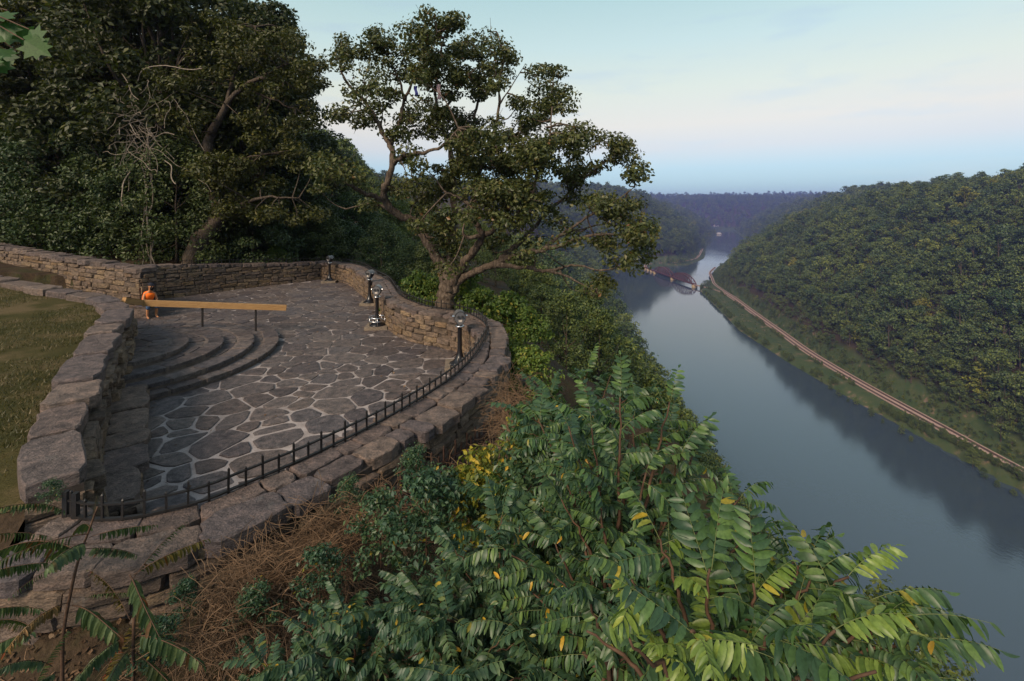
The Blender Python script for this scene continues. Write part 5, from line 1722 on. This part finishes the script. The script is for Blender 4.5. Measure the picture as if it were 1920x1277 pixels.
# darker locust shrubs below the wall
def mound(c, r, n, rs, root):
    tips = []
    for k in range(n):
        d_ = nrm(rs.normal(size=3) * [1, 1, 0.8] + [0, -0.35, 0.45])
        tips.append(c + d_ * np.asarray(r) * rs.uniform(0.65, 1.05))
    return tips
SHR = [((790, 1150, 3.4), (.7, .55, .5), 'dense dark green locust shrub filling the ground below the dry vines'), ((930, 1120, 3.1), (.7, .55, .6), 'dense dark green locust shrub between the yellowing bush and the long-leaflet spray'),
       ((650, 1250, 3.1), (.5, .45, .32), 'dense dark green locust shrub next to the drooping fronds'), ((850, 1250, 2.7), (.6, .5, .4), 'dark green locust shrub with many yellow leaflets low on the slope'),
       ((1050, 980, 3.7), (.6, .5, .6), 'green locust shrub behind the tall locust sapling'), ((1090, 800, 4.4), (.6, .5, .6), 'green locust shrub on the slope beside the brown dead vines'),
       ((1060, 1230, 2.6), (.5, .4, .4), 'shady locust shrub under the spray with the longest leaflets'), ((1250, 1130, 2.9), (.6, .4, .5), 'green locust shrub half hidden behind the spray with the longest leaflets'), ((500, 1275, 3.2), (.3, .3, .2), 'small locust shrub at the edge of the leaf litter')]
for k, ((px, py, d_), r_, lb) in enumerate(SHR):
    c = Q(px, py, d_)
    root = np.array([c[0] + 0.1, c[1] + 0.15, gz(c[0] + .1, c[1] + .15)])
    hub = c - np.array([0, -0.1, r_[2] * 0.8])
    tips = mound(c, r_, 17 if k < 8 else 9, rs, root)
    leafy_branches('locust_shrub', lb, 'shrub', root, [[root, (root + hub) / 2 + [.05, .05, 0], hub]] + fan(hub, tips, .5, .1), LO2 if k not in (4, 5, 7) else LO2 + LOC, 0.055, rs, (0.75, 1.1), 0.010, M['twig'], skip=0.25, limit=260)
# drooping fronds at lower left
s0_ = Q(118, 1200, 3.9)
groot = np.array([s0_[0], s0_[1], gz(s0_[0], s0_[1])])
sm = thing('sumac_shrub', groot, 'leggy shrub with long drooping fronds in front of the fence end', 'shrub')
stem = smoothline([groot, s0_, Q(135, 1100, 3.9), Q(150, 1040, 3.9), Q(165, 1000, 3.9), Q(183, 950, 3.9)], 5)
MB().tube(stem, np.linspace(0.014, 0.007, len(stem)), 6).build('stem', M['twig'], sm, True)
for (bx, by, tx_, ty_, dd_, s_) in [(165, 1000, -40, 1060, -.5, .95), (168, 995, 140, 975, .3, .55), (165, 1010, 290, 985, .1, .75), (150, 1040, 20, 1110, -.3, .75), (155, 1020, 100, 1060, -.6, .5), (160, 1030, 250, 1040, .4, .45), (150, 1050, 90, 1020, .3, .6), (172, 985, 178, 930, .1, .35), (130, 1130, 20, 1180, -.5, .7), (128, 1140, 230, 1190, -.4, .6), (150, 1040, -20, 1000, .2, .8)]:
    a_, b_ = Q(bx, by, 3.9), Q(tx_, ty_, 3.9 + dd_)
    put_leaf(SUM[rs.integers(0, 3)], a_, nrm(b_ - a_) + [0, 0, .2], sm, np.linalg.norm(b_ - a_) / 0.8, name='frond')
s1_ = Q(250, 1210, 3.6)
groot = np.array([s1_[0], s1_[1], gz(s1_[0], s1_[1])])
sm = thing('sumac_shrub', groot, 'low shrub whose long fronds reach up over the outer face of the parapet', 'shrub')
stem = smoothline([groot, s1_, Q(255, 1110, 3.7)], 5)
MB().tube(stem, np.linspace(0.014, 0.008, len(stem)), 6).build('stem', M['twig'], sm, True)
for (bx, by, tx_, ty_, dd_, s_) in [(250, 1080, 385, 1010, .1, .8), (245, 1090, 330, 970, .3, .7), (255, 1110, 165, 1120, -.1, .5), (240, 1080, 300, 1160, -.5, .5), (240, 1190, 130, 1277, -.6, .8), (255, 1190, 370, 1200, -.3, .9), (250, 1215, 190, 1290, -.5, .6), (255, 1220, 350, 1290, -.3, .8), (245, 1160, 175, 1060, .1, .6), (-30, 960, 130, 930, .5, .6), (-60, 1010, 95, 985, .2, .7), (-60, 1090, 90, 1040, .1, .7), (-40, 1150, 75, 1120, 0, .7), (-50, 1240, 60, 1180, -.1, .7), (60, 1300, 95, 1190, .1, .6), (180, 1310, 215, 1160, .1, .6), (100, 1250, 10, 1210, -.3, .6), (110, 1260, 40, 1300, -.3, .6), (60, 1180, -30, 1150, .1, .6)]:
    a_, b_ = Q(bx, by, 3.65), Q(tx_, ty_, 3.65 + dd_)
    put_leaf(SUM[rs.integers(0, 3)], a_, nrm(b_ - a_) + [0, 0, .2], sm, np.linalg.norm(b_ - a_) / 0.8, name='frond')
# yellowing bush and small bushes below the wall
YB = []
for k, mt in enumerate((leaf_mat('yellowing_leaf', [(0, (0.07, 0.10, 0.02)), (0.6, (0.14, 0.16, 0.025)), (0.85, (0.30, 0.26, 0.03)), (1, (0.42, 0.28, 0.03))], tr=0.3), M['locust2'])):
    (wv, wf), (lv, lf) = make_tree(700 + k, 1.0, 0.45, 0.062, 40, 42, 0.05, 0.012, (0, 0), 14, 0.3, 0.8)
    YB.append((mesh('stems', wv, wf, M['twig'], True), mesh('foliage', lv, lf, mt)))
for (px, py, d_, s_, v, lb) in [(905, 1000, 4.6, 1.0, 0, 'yellowing bush on the slope below the rusty fence'), (905, 950, 5.0, .6, 0, 'small yellowish bush just under the rusty fence'), (835, 1015, 4.6, .8, 1, 'blue-green bush between the dry vines and the yellowing bush'), (715, 1035, 4.5, .7, 1, 'blue-green bush at the outer foot of the parapet'), (985, 880, 5.6, .8, 0, 'yellow-leaved vine bush right of the rusty fence'), (985, 1010, 4.4, 1.0, 1, 'blue-green bush beside the yellowing bush'), (1020, 900, 5.2, 1.1, 1, 'blue-green bush behind the locust sapling'),
                                (800, 1020, 4.2, .8, 1, 'leafy bush in front of the dry vine thicket')]:
    c = Q(px, py, d_)
    t = thing('wild_bush', (c[0], c[1], c[2] - 0.2 * s_), lb, 'bush')
    t.scale = (s_,) * 3
    t.rotation_euler = (0, 0, rs.uniform(0, 6))
    for me in YB[v]:
        o = bpy.data.objects.new(me.name.split('.')[0], me)
        COL.objects.link(o)
        o.parent = t
for (px, py, d_, s_, lb) in [(345, 1150, 4.1, .35, 'small weed beside the drooping fronds'), (655, 950, 5.4, .42, 'small weed at the left end of the rusty fence'), (300, 1240, 3.7, .4, 'small weed under the drooping fronds'), (480, 1180, 4.0, .45, 'small weed in the middle of the dry vines'), (600, 1110, 4.2, .5, 'weed where the dry vines meet the dark shrub'), (95, 935, 5.0, .25, 'small green weed at the foot of the fence end post'), (780, 900, 5.8, .5, 'weed climbing the rusty fence')]:
    c = Q(px, py, d_)
    t = thing('weed', (c[0], c[1], c[2] - 0.2 * s_), lb, 'weed')
    t.scale = (s_,) * 3
    t.rotation_euler = (0, 0, rs.uniform(0, 6))
    for me in YB[1]:
        o = bpy.data.objects.new(me.name.split('.')[0], me)
        COL.objects.link(o)
        o.parent = t
# dry vine thicket
vb = MB()
for (s_a, s_b, o_a, o_b, n, hz) in [(1.0, 3.6, 0.95, 1.9, 600, .5), (3.0, 5.6, 1.0, 1.9, 300, .4), (6.0, 9.2, 0.95, 1.8, 620, .75), (0.3, 2.0, 1.0, 2.0, 260, .3)]:
    for k in range(n):
        s_ = rs.uniform(s_a, s_b)
        xy = rim.at(s_, rs.uniform(o_a, o_b))
        zz = gz(*xy)
        p = np.array([*xy, zz])
        dr = np.array([rs.normal() * .5, rs.normal() * .5, rs.uniform(0.3, 1.1)])
        ln = rs.uniform(0.35, 0.9) * (0.6 + hz)
        q = [p]
        for j in range(6):
            dr = dr + np.array([rs.normal() * .35, rs.normal() * .35, -0.30 + rs.normal() * .2])
            q.append(q[-1] + nrm(dr) * ln / 6)
        vb.tube(q, rs.uniform(0.0015, 0.004), 3, False)
for (px, py, d_, r_, n) in [(560, 1075, 4.6, (.5, .4, .28), 1200), (470, 1110, 4.3, (.45, .4, .22), 900), (620, 1000, 5.0, (.4, .4, .25), 350), (720, 960, 5.4, (.5, .4, .3), 350), (965, 770, 7.6, (.35, .7, .6), 650), (960, 850, 6.6, (.35, .6, .4), 350), (400, 1180, 3.9, (.5, .4, .15), 300), (850, 920, 5.8, (.4, .4, .3), 250)]:
    c = Q(px, py, d_)
    for k in range(n):
        p = c + nrm(rs.normal(size=3)) * np.array(r_) * rs.random() ** 0.5
        dr = np.array([rs.normal(), rs.normal(), rs.normal() * .6])
        q = [p]
        for j in range(6):
            dr = nrm(dr + np.array([rs.normal() * .28, rs.normal() * .28, -0.12 + rs.normal() * .22]))
            q.append(q[-1] + dr * rs.uniform(.05, .10))
        vb.tube(q, rs.uniform(0.0013, 0.0035), 3, False)
tag(vb.build('dry_vine_thicket', M['vine']), kind='stuff')
# fallen leaves and twigs on the bare earth
lp, ln_ = [], []
for k in range(7000):
    xx, yy = rs.uniform(-8.5, -2.0), rs.uniform(2.6, 6.0)
    lp.append((xx, yy)); 
lp = np.array(lp)
lz = terrain_z(lp[:, 0], lp[:, 1]) + 0.02
keep = ~inside(PLAZA, lp[:, 0], lp[:, 1])
lp = np.c_[lp, lz][keep]
V, F = leaf_cloud(lp, nrm(np.array([0, 0, 1]) + 0.4 * rs.normal(size=lp.shape)), 0.055, rs, 0.6, 0)
M['litter'] = leaf_mat('dry_leaf', [(0, (0.05, 0.03, 0.018)), (0.5, (0.11, 0.065, 0.035)), (0.9, (0.19, 0.12, 0.07)), (1, (0.28, 0.2, 0.13))], tr=0.1, rough=0.8)
tag(obj('leaf_litter', V, F, M['litter']), kind='stuff')
fp = np.c_[rs.uniform(-13, -1, 900), rs.uniform(6.5, 26, 900)]
fd, _ = polydist(PLAZA, fp[:, 0], fp[:, 1])
kp = inside(PLAZA, fp[:, 0], fp[:, 1]) & (fd > 0.6) & (np.hypot(fp[:, 0] - STEPS[0][0], fp[:, 1] - STEPS[0][1]) > 4.6) & ((fd < 1.5) | (rs.random(900) < 0.25))
fp = np.c_[fp, np.full(len(fp), 0.02)][kp]
V, F = leaf_cloud(fp, nrm(np.array([0, 0, 1]) + 0.3 * rs.normal(size=fp.shape)), 0.07, rs, 0.55, 0)
tag(obj('fallen_leaves', V, F, M['litter']), kind='stuff')
# grass on the lawn
tri = np.array([(f[0], f[1], f[2]) for f in LF] + [(f[0], f[2], f[3]) for f in LF])
A_, B_, C_ = LV[tri[:, 0]], LV[tri[:, 1]], LV[tri[:, 2]]
cen = (A_ + B_ + C_) / 3
ar = np.linalg.norm(np.cross(B_ - A_, C_ - A_), axis=1) / np.maximum(3, np.hypot(cen[:, 0], cen[:, 1])) ** 1.2
pk = rs.choice(len(tri), 60000, p=ar / ar.sum())
w = rs.dirichlet((1, 1, 1), 60000)
gp = A_[pk] * w[:, :1] + B_[pk] * w[:, 1:2] + C_[pk] * w[:, 2:]
dens = fbm(gp[:, 0] * .6, gp[:, 1] * .6, 8, 3)
gp = gp[(dens > -0.10) & ((gp[:, 1] > 6.3) | (rs.random(len(gp)) < .25))]
n = len(gp)
a_ = rs.uniform(0, 6.28, n)
sd_ = np.c_[np.cos(a_), np.sin(a_), np.zeros(n)] * 0.007
hh_ = rs.uniform(0.03, 0.075, n)[:, None]
tip = gp + np.c_[rs.normal(size=(n, 2)) * .03, np.zeros(n)] + np.array([0, 0, 1]) * hh_
V = np.stack([gp - sd_, gp + sd_, tip], 1).reshape(-1, 3)
tag(obj('lawn_grass', V, np.arange(3 * n).reshape(-1, 3), M['grass']), kind='stuff')
# lobed leaves hanging in at the upper left
def lobed(L):
    o = [(0, 0), (.12, .16), (.02, .42), (.28, .34), (.42, .56), (.55, .30), (.72, .36), (.70, .14), (1, 0)]
    V = [(x_ * L, y_ * L, -0.12 * L * abs(y_)) for x_, y_ in o] + [(x_ * L, -y_ * L, -0.12 * L * abs(y_)) for x_, y_ in o[1:-1]]
    n = len(o)
    F = [tuple(range(n))[::-1], (0,) + tuple(range(n, n + n - 2)) + (n - 1,)]
    return mesh('leaf', V, F, M['maple'])
LB = lobed(0.17)
mpx = Q(-120, 20, 3.3)
mt_ = thing('hanging_branch', mpx, 'few large lobed leaves hanging on a bare twig high above the lawn', 'branch')
tw = MB()
for (px, py) in [(20, 60), (45, 75), (30, 95), (55, 55), (10, 40), (5, 110), (-15, 105), (40, 45), (0, 90), (-5, 130), (15, 20)]:
    p = Q(px, py, 3.3 + rs.normal() * .1)
    put_leaf(LB, p, (rs.normal() * .5 + .2, rs.normal() * .3 - .3, -0.7), mt_, rs.uniform(.8, 1.1), (rs.normal() * .4, -1, .5))
    tw.tube(smoothline([mpx, (mpx + p) / 2 + [0, 0, .06], p], 4), 0.005, 4, False)
tw.build('twig', M['twig'], mt_)

# ------------------------------------------------------------------ haze
def haze():
    m = NT('evening_haze')
    v = m.n('ShaderNodeVolumePrincipled')
    v.inputs['Color'].default_value = (0.32, 0.38, 0.98, 1)
    v.inputs['Density'].default_value = 0.00011
    v.inputs['Anisotropy'].default_value = 0.2
    m.l(v.outputs[0], m.out.inputs['Volume'])
    return m.m
top = float(TZ.max()) + 60
o = MB().box((0, 0, (WZ - 7 + top) / 2), (18400, 18400, top - WZ + 7)).build('haze', haze())
tag(o, kind='stuff')
